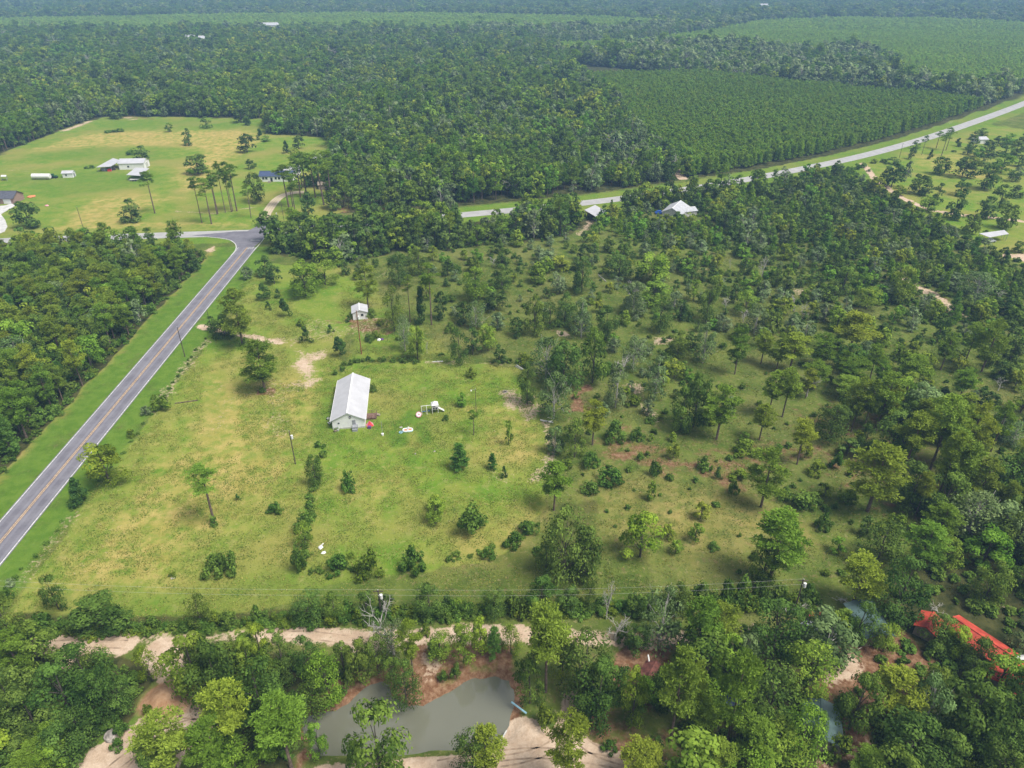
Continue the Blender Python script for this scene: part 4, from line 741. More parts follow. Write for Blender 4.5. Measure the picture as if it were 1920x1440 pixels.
# ------------------------------------------------------------------ woodland (uncountable): geometry-node instances of prototype trees
VAR = {}
def protocol(cname, items):
    """a collection outside the scene that holds joined prototype trees; returns it"""
    c = bpy.data.collections.new(cname)
    for j, (kind, s, tint) in enumerate(items):
        p = PROTO[kind][s % len(PROTO[kind])]; parts = [m for m in (p['crown'], p['trunk']) if m]
        me = bpy.data.meshes.new(cname)
        V = []; L = []; S = []; MI = []; A = []; nv = 0; mats = []
        for q in parts:
            n = len(q.vertices); co = np.empty(n*3, np.float32); q.vertices.foreach_get('co', co); V.append(co.reshape(-1, 3))
            l = np.empty(len(q.loops), np.int32); q.loops.foreach_get('vertex_index', l); L.append(l+nv); nv += n
            tt = np.empty(len(q.polygons), np.int32); q.polygons.foreach_get('loop_total', tt); S.append(tt); MI.append(np.full(len(tt), len(mats))); mats.append(q.materials[0])
            a = np.full(len(tt), .5, np.float32)
            if 'var' in q.attributes: q.attributes['var'].data.foreach_get('value', a)
            A.append(a)
        V = np.vstack(V); V[:, :2] /= p['W']; V[:, 2] /= p['H']      # unit size: 1 wide, 1 high
        L = np.concatenate(L); S = np.concatenate(S)
        me.vertices.add(len(V)); me.vertices.foreach_set('co', V.ravel()); me.loops.add(len(L)); me.loops.foreach_set('vertex_index', L.astype(np.int32)); me.polygons.add(len(S))
        me.polygons.foreach_set('loop_start', np.concatenate([[0], np.cumsum(S)[:-1]]).astype(np.int32)); me.polygons.foreach_set('material_index', np.concatenate(MI).astype(np.int32)); me.update(calc_edges=True)
        at2 = me.attributes.new('var', 'FLOAT', 'FACE'); at2.data.foreach_set('value', np.concatenate(A))
        for mm in mats:
            if tuple(tint) != (1, 1, 1) and mm.name in LEAFC:      # the same foliage in the leaf colour of another stand
                a1, a2, a3, a4 = LEAFC[mm.name]; key = (mm.name, tuple(tint))
                if key not in VAR: VAR[key] = leafmat(mm.name+'_stand', tuple(p_*q_ for p_, q_ in zip(a1, tint)), tuple(min(p_*q_, .7) for p_, q_ in zip(a2, tint)), a3, a4)
                mm = VAR[key]
            me.materials.append(mm)
        o = bpy.data.objects.new('%s_%02d' % (cname, j), me); o.color = (*tint, 1); c.objects.link(o)
    return c
def woodland(name, label, coll, P, w, h, idx):
    n = len(P)
    if n == 0: return
    me = bpy.data.meshes.new(name); me.vertices.add(n); me.vertices.foreach_set('co', np.c_[P, np.zeros(n)].astype(np.float32).ravel())
    a = me.attributes.new('pick', 'INT', 'POINT'); a.data.foreach_set('value', np.asarray(idx, np.int32))
    a = me.attributes.new('turn', 'FLOAT_VECTOR', 'POINT'); a.data.foreach_set('vector', np.c_[np.zeros(n), np.zeros(n), RNG.uniform(0, 6.28, n)].astype(np.float32).ravel())
    a = me.attributes.new('size', 'FLOAT_VECTOR', 'POINT'); a.data.foreach_set('vector', np.c_[w, w, h].astype(np.float32).ravel())
    g = bpy.data.node_groups.new(name, 'GeometryNodeTree'); g.interface.new_socket('Geometry', in_out='INPUT', socket_type='NodeSocketGeometry'); g.interface.new_socket('Geometry', in_out='OUTPUT', socket_type='NodeSocketGeometry')
    gi = g.nodes.new('NodeGroupInput'); go_ = g.nodes.new('NodeGroupOutput'); ip = g.nodes.new('GeometryNodeInstanceOnPoints'); ci = g.nodes.new('GeometryNodeCollectionInfo')
    ci.inputs[0].default_value = coll; ci.inputs[1].default_value = True; ci.inputs[2].default_value = True
    def na(nm, ty): x = g.nodes.new('GeometryNodeInputNamedAttribute'); x.data_type = ty; x.inputs[0].default_value = nm; return x.outputs[0]
    g.links.new(gi.outputs[0], ip.inputs['Points']); g.links.new(ci.outputs[0], ip.inputs['Instance']); ip.inputs['Pick Instance'].default_value = True
    g.links.new(na('pick', 'INT'), ip.inputs['Instance Index']); g.links.new(na('turn', 'FLOAT_VECTOR'), ip.inputs['Rotation']); g.links.new(na('size', 'FLOAT_VECTOR'), ip.inputs['Scale']); g.links.new(ip.outputs[0], go_.inputs[0])
    o = bpy.data.objects.new(name, me); COL.objects.link(o); md = o.modifiers.new('scatter', 'NODES'); md.node_group = g
    return tag(o, label, None, None, 'stuff')
# picks: 0-3 oak, 4-7 light, 8-11 grey, 12-15 pine, 16-19 young, 20-23 shrub, 24 dead
WM = protocol('woodland_tree', [('oak_far', 0, (.95, .95, 1.1)), ('oak_far', 1, (.8, .85, .95)), ('oak_far', 2, (1.15, 1.1, 1.0)), ('oak_far', 3, (.65, .7, .85))]+[('light_far', s, (.75+.12*s, .95, .9)) for s in range(4)]
    +[('grey_far', s, (1.1, 1.05, 1.25)) for s in range(4)]+[('pine_far', s, (.75+.12*s, .9+.06*s, .95)) for s in range(4)]+[('young_far', s, (1.35, 1.2, .75)) for s in range(4)]+[('shrub_far', s, (.9, .9, .9)) for s in range(4)]+[('dead', 0, (1, 1, 1))]+[('grey_far', s, (1.35, 1.25, 1.45)) for s in range(4)]+[('young_far', s, (2.1, 1.75, 1.1)) for s in range(4)])
BASE = dict(o=0, l=4, g=8, p=12, t=12, y=16, s=20, c=20, r=4)
def pick(k): return 24 if k == 'd' else BASE[k]+random.randrange(4)
rest = [r for r in REST]
woodland('woodland', 'mixed woodland filling the gaps between single trees', WM, np.array([(r[1], r[2]) for r in rest]), np.array([r[4]*1.05 for r in rest]), np.array([r[3] for r in rest]), [pick(r[0]) for r in rest])

# far woods and plantations
P1 = gp([(1296,332),(1330,340),(1440,316),(1590,286),(1700,258),(1800,228),(1860,204),(1770,190),(1640,178),(1450,160),(1240,138),(1060,118),(1130,180),(1190,245)])
GB = [gp(p) for p in ([(1040,108),(1230,98),(1420,98),(1640,108),(1690,135),(1670,160),(1700,172),(1860,180),(1990,168),(1990,190),(1860,205),(1770,192),(1640,180),(1450,162),(1240,140)], [(760,62),(1000,72),(1050,84),(1180,76),(1300,64),(1400,52),(1420,38),(1300,52),(1150,62),(1000,60)])]
P2p = gp([(1050,106),(1045,86),(1200,78),(1330,62),(1430,42),(1600,36),(1800,40),(1960,50),(2140,70),(2140,150),(1990,166),(1860,178),(1700,170),(1690,135),(1640,106),(1420,96),(1230,96)])
P3p = gp([(-200,42),(300,34),(640,28),(1000,32),(1320,44),(1250,56),(1050,62),(780,58),(400,60),(-200,66)])
def band(y0, y1, sp):
    Y = np.arange(y0, y1, sp); out = []
    for y in Y: xm = 1.0*y*.86+60; X = np.arange(-xm, xm, sp); out.append(np.c_[X+RNG.uniform(-.45, .45, len(X))*sp, y+RNG.uniform(-.45, .45, len(X))*sp])
    return np.vstack(out)
def openmask(P):
    m_ = inside(P, OPENL)|inside(P, OPENR)|inside(P, gp([(640,395),(720,410),(802,408),(800,396),(720,372),(640,350),(600,345)]))
    m_ |= P[:, 1] < np.interp(P[:, 0], yline[:, 0], yline[:, 1], left=yline[0, 1], right=yline[-1, 1]); return m_
def nearroad(P, r):
    m_ = np.zeros(len(P), bool); s = (P[:, 1] < 1400); m_[s] = segdist(P[s], XR) < r; return m_
def forest(name, label, P, hs, dens=1.0):
    P = P[~openmask(P) & ~nearroad(P, 17)]; inP = inside(P, P1)|inside(P, P2p)|inside(P, P3p); P = P[~inP]; P = P[~((vnoise(P, 13) < .22) & (RNG.random(len(P)) < .75))]
    for px, py, Lx in ((352, 84, 12), (376, 86, 16), (490, 58, 30), (279, 90, 9), (1420, 18, 24)): b_ = at(px, py); P = P[~((P[:, 0] > b_[0]-5) & (P[:, 0] < b_[0]+Lx+5) & (P[:, 1] > b_[1]-40) & (P[:, 1] < b_[1]+12))]
    gb = inside(P, GB[0])|inside(P, GB[1]); q = vnoise(P, 70); q2 = vnoise(P, 38); n = len(P); u = RNG.random(n); idx = np.zeros(n, int)
    pine = .18+.5*sstep(.4, .7, q); light = .16+.28*sstep(.35, .75, q2); grey = np.where(gb, .65, .07+.22*sstep(.5, .8, 1-q))
    tot = pine+light+grey+.34; u = u*tot; k4 = np.clip((vnoise(P, 24)*3+RNG.uniform(-.6, 2.2, n)).astype(int), 0, 3)
    idx = np.where(u < pine, 12+k4, np.where(u < pine+light, 4+k4, np.where(u < pine+light+grey, 8+k4, k4)))
    dead = RNG.random(n) < .014; idx = np.where(dead, 24, idx)
    idx = np.where(gb & (idx >= 8) & (idx < 12), idx+17, idx); h = RNG.uniform(.6, 1.25, n)*(8+6.5*vnoise(P, 60))*np.where(RNG.random(n) < .09, 1.4, 1)*np.where(idx >= 12, 1.1, 1)*np.where(gb, 1.15, 1); w = h*np.where((idx >= 12) & (idx < 20), .5, .78)*hs
    woodland(name, label, WM, P, w, h, idx)
forest('far_woodland', 'dense mixed woodland beyond the farm fields and cross road', band(280, 640, 4.4), .86)
forest('distant_woodland', 'hazy woodland stretching to the top of the photo', band(640, 1250, 5.6), .98)
forest('distant_woodland', 'faint blue woodland at the very top of the photo', band(1250, 3000, 10), 1.5)
def plantation(name, label, poly, y0, y1, sp, h0, h1, wf_, mixo=.03, b0=16):
    P = band(y0, y1, sp); P = P[inside(P, poly) & ~nearroad(P, 17)]; n = len(P); g = vnoise(P, 45)
    idx = np.where(RNG.random(n) < mixo, 4+RNG.integers(0, 4, n), b0+RNG.integers(0, 4, n)); h = RNG.uniform(h0, h1, n)*(.85+.3*g); woodland(name, label, WM, P, h*wf_, h, idx)
plantation('pine_plantation', 'even dark green pine plantation above the road at right', P1, 330, 760, 2.9, 6.5, 9, .52, .05)
plantation('pine_plantation', 'paler young pine plantation beyond the grey hardwood strip', P2p, 600, 1300, 4.2, 4.5, 6.5, .78, 0, 29)
plantation('pine_plantation', 'paler young pine plantation beyond the grey hardwood strip', P2p, 1300, 2300, 7.0, 5.5, 7.5, 1.1, 0, 29)
plantation('pine_plantation', 'thin pale green band of distant young pines', P3p, 900, 2300, 8.0, 6, 8, 1.2, 0, 29)
# low weeds and brush of the rough pasture, undergrowth of the woods
WW = protocol('weed_clump', [('weed', s, t_) for s in range(4) for t_ in ((1, 1, 1), (.8, .9, .8), (1.4, 1.15, .9))])
q = gp([(640,500),(1280,475),(1560,490),(1990,760),(2000,1130),(1010,1130),(1010,960),(1040,860),(1030,690),(640,675)]); X, Y = np.meshgrid(np.arange(q[:, 0].min(), q[:, 0].max(), 1.4), np.arange(q[:, 1].min(), q[:, 1].max(), 1.4)); P = np.c_[X.ravel(), Y.ravel()]+RNG.uniform(-.7, .7, (X.size, 2))
P = P[inside(P, q)]; P = P[vnoise(P, 7)+.8*RNG.random(len(P)) > .8]; s_ = RNG.uniform(.5, 1.5, len(P)); woodland('pasture_weeds', 'low weeds scattered over the rough pasture', WW, P, s_*.9, s_*.7, RNG.integers(0, 12, len(P)))
uq = [gp(L_FLOOR[j][0]) for j in (0, 1, 2, 3, 4, 5)]; P = []
for q in uq:
    X, Y = np.meshgrid(np.arange(q[:, 0].min(), q[:, 0].max(), 2.7), np.arange(q[:, 1].min(), q[:, 1].max(), 2.7)); p = np.c_[X.ravel(), Y.ravel()]+RNG.uniform(-1.2, 1.2, (X.size, 2)); p = p[inside(p, q)]; P.append(p)
P = np.vstack(P); ok = (~nearroad(P, 13)) & ~((P[:, 1] < 277) & (P[:, 0] > np.polyval(pl_, P[:, 1])-9) & (P[:, 0] < np.polyval(pr, P[:, 1])+8))
for a, b, r in BLOCK: ok &= np.hypot(P[:, 0]-a, P[:, 1]-b) > r
ok &= sdist(P, POND) > 1.5; sandm = np.zeros(len(P), bool)
for pl2, soft, wt in L_SAND: sandm |= inside(P, gp(pl2))
for pl2, hwid, soft, wt in S_SAND: sandm |= segdist(P, gp(pl2)) < hwid+1
sandm |= inside(P, gp(L_DIRT[6][0])); sandm |= np.hypot(P[:, 0]-MOUND[0], P[:, 1]-MOUND[1]) < 6
P = P[ok & ~sandm]; s_ = RNG.uniform(1.0, 2.6, len(P)); woodland('undergrowth', 'low bushes growing under the woodland trees', WM, P, s_*1.3, s_*.8, 20+RNG.integers(0, 4, len(P)))

M['grassblade'] = leafmat('grass_blades', (.13, .19, .03), (.28, .28, .08), rnd=.5)
for s_ in range(3):
    g = np.random.default_rng(700+s_); mb = MB(); n = 22; P = np.c_[g.normal(0, .45, (n, 2)), g.uniform(.02, .16, n)]; leaves(mb, P, unit(n, g)*.8+np.array([0, 0, .5]), .2, g); PROTO.setdefault('tuft', []).append(dict(H=1, W=1, crown=mb.mesh('tuft', ['grassblade'], attr=True), trunk=None))
GW = protocol('grass_tuft', [('tuft', s_, t_) for s_ in range(3) for t_ in ((1, 1, 1), (.6, .85, .6), (1.35, 1.15, 1.2), (.85, 1, .7))])
q = gp([(-60,1180),(240,845),(385,650),(470,500),(640,640),(985,690),(1030,850),(1010,960),(930,1050),(1540,1120),(1540,1160),(560,1165)]); X, Y = np.meshgrid(np.arange(q[:, 0].min(), q[:, 0].max(), .95), np.arange(q[:, 1].min(), q[:, 1].max(), .95)); P = np.c_[X.ravel(), Y.ravel()]+RNG.uniform(-.5, .5, (X.size, 2)); P = P[inside(P, q)]
ok = vnoise(P, 4)+.5*RNG.random(len(P)) > .62
hd = P-np.array([-40.55, 146.2]); lx = hd[:, 0]*math.cos(R(6.7))+hd[:, 1]*math.sin(R(6.7)); ly = -hd[:, 0]*math.sin(R(6.7))+hd[:, 1]*math.cos(R(6.7)); ok &= ~((abs(lx) < 4.6) & (ly > -1) & (ly < 20.5))
for poly in (L_SAND[0][0], L_SAND[2][0]): ok &= ~inside(P, gp(poly))
P = P[ok]; s_ = RNG.uniform(.6, 1.5, len(P)); woodland('grass', 'uneven tufts of grass all over the mown lawn', GW, P, s_, s_, RNG.integers(0, 12, len(P)))

# ------------------------------------------------------------------ buildings and objects
M['roofwhite'] = surf('pale_metal_roof', (.50, .50, .525), .45, .0, var=.05, scale=.4, stripes=('X', 1.1, .08), spec=.4)
M['roofgrey'] = surf('grey_metal_roof', (.46, .47, .50), .5, var=.08, scale=.6, stripes=('X', 1.1, .15))
M['wallwhite'] = surf('white_siding', (.82, .82, .82), .7, var=.04, scale=.8, stripes=('Z', 2.4, .08))
M['white'] = surf('white_plastic', (.75, .75, .74), .5, var=.05); M['offwhite'] = surf('weathered_white_paint', (.55, .55, .52), .7, var=.15)
M['dark'] = surf('dark_glass', (.03, .035, .045), .15, var=.1); M['greymetal'] = surf('grey_metal', (.30, .31, .33), .5, var=.1)
M['wood'] = surf('weathered_deck_wood', (.21, .13, .10), .9, var=.2, scale=2, stripes=('Y', 3, .4)); M['polewood'] = surf('pole_wood', (.10, .08, .065), .9, var=.2)
M['polered'] = surf('reddish_pole_wood', (.30, .13, .06), .9, var=.3); M['red'] = M['red']
M['redroof'] = surf('red_metal_roof', (.52, .075, .045), .65, var=.22, scale=.5, stripes=('X', 1.4, .15)); M['greenroof'] = surf('grey_green_metal_roof', (.10, .16, .155), .4, var=.3, scale=.35, stripes=('X', 1.6, .45), spec=.5)
M['blueroof'] = surf('slate_blue_roof', (.06, .085, .16), .7, var=.12); M['darkroof'] = surf('dark_shingle_roof', (.10, .105, .13), .9, var=.15); M['brick'] = surf('pale_brick', (.36, .24, .20), .9, var=.2, scale=4)
M['brownroof'] = surf('rusty_brown_roof', (.16, .06, .045), .8, var=.25); M['tan'] = surf('tan_wall', (.30, .25, .19), .9, var=.15); M['blue'] = surf('blue_paint', (.03, .10, .42), .35, var=.1); M['pink'] = surf('pink_plastic', (.75, .30, .38), .5)
M['skyblue'] = surf('light_blue_plastic', (.28, .50, .62), .4); M['orange'] = surf('orange_plastic', (.70, .24, .10), .5); M['redp'] = surf('red_fabric', (.65, .06, .06), .7); M['purple'] = surf('purple_fabric', (.13, .06, .20), .7)
M['rubber'] = surf('black_rubber', (.02, .02, .02), .8); M['green'] = surf('green_paint', (.03, .12, .04), .5); M['silver'] = surf('silver_car_paint', (.50, .52, .56), .3, spec=.5); M['wire'] = surf('aluminium_wire', (.45, .45, .43), .5); M['rock'] = surf('pale_weathered_rock', (.42, .38, .34), .95, var=.3, scale=1.2, bump=.5)
M['ash'] = surf('charred_ash', (.06, .045, .04), .95); M['log'] = surf('grey_brown_log', (.14, .10, .08), .95, var=.3)

def gable(name, label, cat, loc, rz, Wd, Ln, hw_, hr, wall='wallwhite', roof='roofwhite', over=.35, wins=(), doors=(), chim=False, group=None, rooft=.12):
    """front gable at local y=0, ridge runs along +y"""
    r = thing(name, label, cat, loc, rz, group); x = Wd/2
    mb = MB(); a = [(-x, 0, 0), (x, 0, 0), (x, 0, hw_), (0, 0, hr), (-x, 0, hw_)]; b = [(p[0], Ln, p[2]) for p in a]
    mb.add(a, [(0, 1, 2, 3, 4)]); mb.add(b, [(4, 3, 2, 1, 0)]); mb.add(a+b, [(0, 5, 6, 1), (1, 6, 7, 2), (4, 9, 5, 0)]); mb.obj('wall', wall, r)
    sl = (hr-hw_)/x; mb = MB(); zo = hw_-sl*over; u = .03
    for s in (-1, 1):
        q = [(s*(x+over), -over, zo+u), (0, -over, hr+u), (0, Ln+over, hr+u), (s*(x+over), Ln+over, zo+u)]
        mb.slab(q if s < 0 else q[::-1], -rooft)
    mb.obj('roof', roof, r)
    mb = MB(); mb.box((0, Ln/2, hr+u+rooft+.03), (.36, Ln+2*over+.02, .07)); mb.obj('ridge_cap', 'white' if roof in ('roofwhite', 'roofgrey') else roof, r)
    for (side, u0, z0, w, h) in wins:      # side f/b/l/r, position along the wall, sill height
        fr = MB(); ln = MB()
        if side in 'fb':
            y = 0 if side == 'f' else Ln; d = -1 if side == 'f' else 1; fr.box((u0, y+d*.03, z0+h/2), (w+.16, .06, h+.16)); ln.box((u0, y+d*.055, z0+h/2), (w, .05, h))
        else:
            X = -x if side == 'l' else x; d = -1 if side == 'l' else 1; fr.box((X+d*.03, u0, z0+h/2), (.06, w+.16, h+.16)); ln.box((X+d*.055, u0, z0+h/2), (.05, w, h))
        f = fr.obj('window', 'white', r); ln.obj('pane', 'dark', f)
    for (side, u0, w, h, m_) in doors:
        db = MB()
        if side in 'fb': y = 0 if side == 'f' else Ln; db.box((u0, y+(-.04 if side == 'f' else .04), h/2+.05), (w, .08, h))
        else: X = -x if side == 'l' else x; db.box((X+(-.04 if side == 'l' else .04), u0, h/2+.05), (.08, w, h))
        db.obj('door', m_, r)
    return r
def gline(name, label, cat, p0, p1, Wd, hw_, hr, **k):
    p0 = np.array(p0); p1 = np.array(p1); d = (p1-p0)[:2]; L = np.linalg.norm(d); return gable(name, label, cat, (p0[0], p0[1], 0), math.atan2(-d[0], d[1]), Wd, L, hw_, hr, **k)
def shelter(name, label, quad, z, roof='roofwhite', cat='shelter', post='greymetal', extra=0, group=None):
    """open-sided roof on posts; quad: picture corners of the roof sheet with heights"""
    zs = z if isinstance(z, (list, tuple)) else [z]*4; q = [at(px, py, h) for (px, py), h in zip(quad, zs)]; c = np.mean(q, 0); c[2] = 0
    r = thing(name, label, cat, c, 0, group); q = [p-c for p in q]
    mb = MB(); mb.slab(q, .12); mb.obj('roof', roof, r)
    pts = [p*np.array([.94, .94, 1]) for p in q]
    for a, b in ((0, 1), (2, 3)): 
        for k_ in range(extra): pts.append(pts[a]+(pts[b]-pts[a])*(k_+1)/(extra+1))
    for p in pts: mb = MB(); mb.tube([(p[0], p[1], 0), (p[0], p[1], p[2]-.1)], .09, 6); mb.obj('post', post, r)
    return r
def car(label, loc, rz, paint, van=False):
    r = thing('parked_car', label, 'car', loc, rz); mb = MB(); h = 1.55 if not van else 2.1; g_ = h*.52
    prof = [(-2.2, .35), (-2.25, g_), (-1.9, g_+.12), (-1.2 if not van else -2.0, h), (.5 if not van else 1.1, h), (1.1 if not van else 1.7, g_+.1), (2.15, g_-.05), (2.25, .4)]
    a = [(x, -.88 if z < g_+.2 else -.7, z) for x, z in prof]; b = [(x, -y, z) for x, y, z in a]; n = len(a)
    mb.add(a, [list(range(n))]); mb.add(b, [list(range(n))[::-1]]); mb.add(a+b, [(i, i+n, (i+1) % n+n, (i+1) % n) for i in range(n)]); mb.obj('body', paint, r)
    mb = MB()
    for s in (-1, 1): mb.box((-.4, s*.79, (g_+h)/2+.04), (1.7, .06, (h-g_)*.55))
    mb.obj('side_window', 'dark', r); mb = MB(); mb.box((.92 if not van else 1.5, 0, (g_+h)/2+.02), (.5, 1.36, .3)); mb.obj('windscreen', 'dark', r)
    for x in (-1.35, 1.4):
        for s in (-1, 1): mb = MB(); mb.tube([(x, s*.74, .33), (x, s*.95, .33)], .33, 10); mb.obj('wheel', 'rubber', r)
    return r
def upole(label, px, py, pytop, r=.14, mat='polewood', trans=None, arm=False, lamp=False, height=None, group='utility poles'):
    p = at(px, py); h = height or hgt(p[1], pytop); o = thing('utility_pole', label, 'utility pole', p, 0, group)
    mb = MB(); mb.tube([(0, 0, -.3), (0, 0, h)], [r, r*.7], 8); mb.obj('pole', mat, o)
    if trans: mb = MB(); mb.tube([(r+.28, -.1, h-trans-.45), (r+.28, -.1, h-trans+.45)], .27, 10); mb.box((r+.05, -.05, h-trans), (.3, .1, .12)); mb.obj('transformer', 'white', o)
    if arm: mb = MB(); mb.box((0, 0, h-.35), (1.8, .12, .12)); mb.obj('crossarm', mat, o)
    for zz in ((.12, 1.35) if arm else (.1,)): mb = MB(); mb.tube([(0, 0, h+zz-.12 if zz < 1 else h-1.3), (.0, -.12, h+zz if zz < 1 else h-1.2)], .06, 6); mb.obj('insulator', 'white', o)
    if lamp: mb = MB(); mb.tube([(0, 0, h-.3), (-.6, -.3, h-.1), (-1.1, -.5, h-.15)], .03, 5); mb.obj('lamp_arm', 'greymetal', o); mb = MB(); mb.tube([(-1.1, -.5, h-.3), (-1.1, -.5, h-.02)], [.2, .1], 8); mb.obj('lamp_head', 'white', o)
    return o, p, h

# --- the white metal house
H0 = at(655, 803.5); hs_ = thing('white_house', 'long white metal house with pale ribbed gable roof on the lawn', 'house', (-40.55, 146.2, 0), R(6.7))
Wd, Ln, hw_, hr = 7.9, 19.4, 2.6, 4.55; x = Wd/2
mb = MB(); a = [(-x, 0, 0), (x, 0, 0), (x, 0, hw_), (0, 0, hr), (-x, 0, hw_)]; b = [(p[0], Ln, p[2]) for p in a]
mb.add(a, [(0, 1, 2, 3, 4)]); mb.add(b, [(4, 3, 2, 1, 0)]); mb.add(a+b, [(0, 5, 6, 1), (1, 6, 7, 2), (4, 9, 5, 0)]); mb.obj('wall', 'wallwhite', hs_)
mb = MB()
for s in (-1, 1):
    q = [(s*(x+.4), -.35, hw_-.17), (0, -.35, hr+.03), (0, Ln+.35, hr+.03), (s*(x+.4), Ln+.35, hw_-.17)]; mb.slab(q if s < 0 else q[::-1], -.1)
mb.obj('roof', 'roofwhite', hs_); mb = MB(); mb.box((0, Ln/2, hr+.16), (.42, Ln+.72, .07)); mb.obj('ridge_cap', 'white', hs_)
mb = MB()
for s in (-1, 1): mb.box((s*(x+.43), Ln/2, hw_-.14), (.10, Ln+.7, .14))
mb.obj('gutter', 'white', hs_); mb = MB(); mb.box((0, -.06, .2), (Wd+.04, .06, .4)); mb.obj('skirting', 'offwhite', hs_)
mb = MB(); mb.tube([(.55, -.10, 3.25), (.55, -.02, 3.25)], .3, 16); v = mb.obj('gable_wreath', 'ash', hs_); mb = MB(); mb.tube([(.55, -.14, 3.25), (.55, -.11, 3.25)], .11, 12); mb.obj('wreath_centre', 'white', v)
mb = MB(); mb.tube([(-2.35, -.08, 1.75), (-2.35, -.02, 1.75)], .26, 14); v = mb.obj('round_window', 'greymetal', hs_); mb = MB(); mb.tube([(-2.35, -.12, 1.75), (-2.35, -.09, 1.75)], .16, 12); mb.obj('pane', 'dark', v)
mb = MB(); mb.box((1.55, -.7, .55), (1.25, 1.3, 1.1)); mb.box((1.55, -1.5, .3), (1.25, .35, .6)); mb.obj('entry_steps', 'greymetal', hs_); mb = MB(); mb.box((1.35, -.05, 1.75), (.8, .08, 1.2)); mb.obj('door', 'greymetal', hs_)
for yy in (2, 5.5, 12.2, 16): mb = MB(); mb.box((x+.03, yy, 1.55), (.06, 1.1, 1.1)); f = mb.obj('window', 'white', hs_); mb = MB(); mb.box((x+.05, yy, 1.55), (.06, .92, .92)); mb.obj('pane', 'dark', f)
dk = thing('wooden_deck', 'brown wooden side deck with railing against the white metal house', 'deck', (0, 0, 0)); ca, sa = math.cos(R(6.7)), math.sin(R(6.7))
def hl(lx, ly, z=0): return (-40.55+lx*ca-ly*sa, 146.2+lx*sa+ly*ca, z)
dk.location = hl(x+.1, 3.2); dk.rotation_euler = (0, 0, R(6.7))
mb = MB(); mb.box((1.3, 1.2, .45), (2.6, 2.4, .1)); mb.box((1.3, 1.2, .2), (2.4, 2.2, .4)); mb.obj('platform', 'wood', dk)
mb = MB()
for a_, b_ in (((0, 0), (2.6, 0)), ((2.6, 0), (2.6, 1.4)), ((0, 2.4), (2.6, 2.4))): mb.tube([(*a_, 1.35), (*b_, 1.35)], .05, 4); mb.tube([(*a_, .9), (*b_, .9)], .03, 4)
for p in ((.05, .05), (1.3, .05), (2.55, .05), (2.55, 1.4), (2.55, 2.35), (1.3, 2.35), (.05, 2.35)): mb.box((*p, .9), (.09, .09, .95))
mb.obj('railing', 'wood', dk); mb = MB()
for k in range(3): mb.box((2.75+.25*k, 1.9, .4-.13*k), (.28, .9, .08))
mb.obj('steps', 'tan', dk)
pt = thing('play_tent', 'red and pink childrens tent beside the house corner', 'play tent', hl(x+1.1, .8), R(20)); mb = MB()
mb.add([(-.9, -.7, 0), (.9, -.7, 0), (.9, .7, 0), (-.9, .7, 0), (0, 0, 1.35)], [(0, 1, 4), (2, 3, 4)]); mb.obj('tent_side', 'redp', pt); mb = MB(); mb.add([(-.9, -.7, 0), (.9, -.7, 0), (.9, .7, 0), (-.9, .7, 0), (0, 0, 1.35)], [(1, 2, 4), (3, 0, 4)]); mb.obj('tent_front', 'pink', pt)
mb = MB(); mb.box((.2, -1.0, .3), (.8, .6, .6)); tag(mb.obj('toy_box', 'purple', None, hl(x+1.0, .5)), 'purple toy box in front of the red play tent', 'toy box')
for k, (lx, ly, m_, lb) in enumerate(((-x-1.6, 4.6, 'offwhite', 'pale planter farthest from the corner beside the house'), (-x-1.1, 2.6, 'white', 'white tub on the grass left of the white house'), (-x+.7, -1.1, 'tan', 'tan garden pot in front of the white house corner'), (-x+1.3, -.8, 'offwhite', 'pale garden pot nearest the round window'))):
    p = hl(lx, ly); th_ = thing('planter', lb, 'planter', p); mb = MB(); mb.tube([(0, 0, 0), (0, 0, .5)], [.3, .42], 10); mb.obj('pot', m_, th_); mb = MB(); g = np.random.default_rng(k); leaves(mb, g.normal(0, .2, (24, 3))+np.array([0, 0, .7]), unit(24, g), .3, g); mb.obj('plant', 'shrub', th_, attr=True)
# --- play set on the lawn
ps = thing('play_set', 'white swing set with roofed tower and slide on the lawn', 'play set', at(809, 773), R(12))
mb = MB(); mb.tube([(-2.6, 0, 2.2), (.1, 0, 2.2)], .07, 6)
for xx in (-2.5, -1.2): mb.tube([(xx, -.85, 0), (xx, 0, 2.2)], .055, 5); mb.tube([(xx, .85, 0), (xx, 0, 2.2)], .055, 5)
mb.obj('swing_frame', 'white', ps)
for xx in (-2.1, -1.6, -.6): mb = MB(); mb.box((xx, -.1, .6), (.42, .2, .06)); sw = mb.obj('swing_seat', 'blue', ps); mb = MB(); [mb.tube([(xx+d, -.1, .6), (xx+d, 0, 2.15)], .02, 4) for d in (-.18, .18)]; mb.obj('chain', 'greymetal', sw)
mb = MB(); [mb.box((.2+a_*1.5, -.75+b_*1.5, 1.25), (.1, .1, 2.5)) for a_ in (0, 1) for b_ in (0, 1)]; mb.obj('tower_frame', 'white', ps)
mb = MB(); mb.box((.95, 0, 1.2), (1.5, 1.5, .1)); mb.box((.95, -.76, 1.6), (1.4, .05, .7)); mb.box((.95, .76, 1.6), (1.4, .05, .7)); mb.obj('platform', 'offwhite', ps)
for xx in (.62, 1.28): mb = MB(); mb.tube([(xx, -.84, 1.6), (xx, -.80, 1.6)], .24, 12); mb.obj('porthole', 'dark', ps)
mb = MB(); q = [(.05, -.95, 2.5), (1.85, -.95, 2.5), (1.85, .95, 2.5), (.05, .95, 2.5), (.95, 0, 3.3)]; mb.add(q, [(0, 1, 4), (1, 2, 4), (2, 3, 4), (3, 0, 4)]); mb.add(q, [(3, 2, 1, 0)]); mb.obj('tower_roof', 'white', ps)
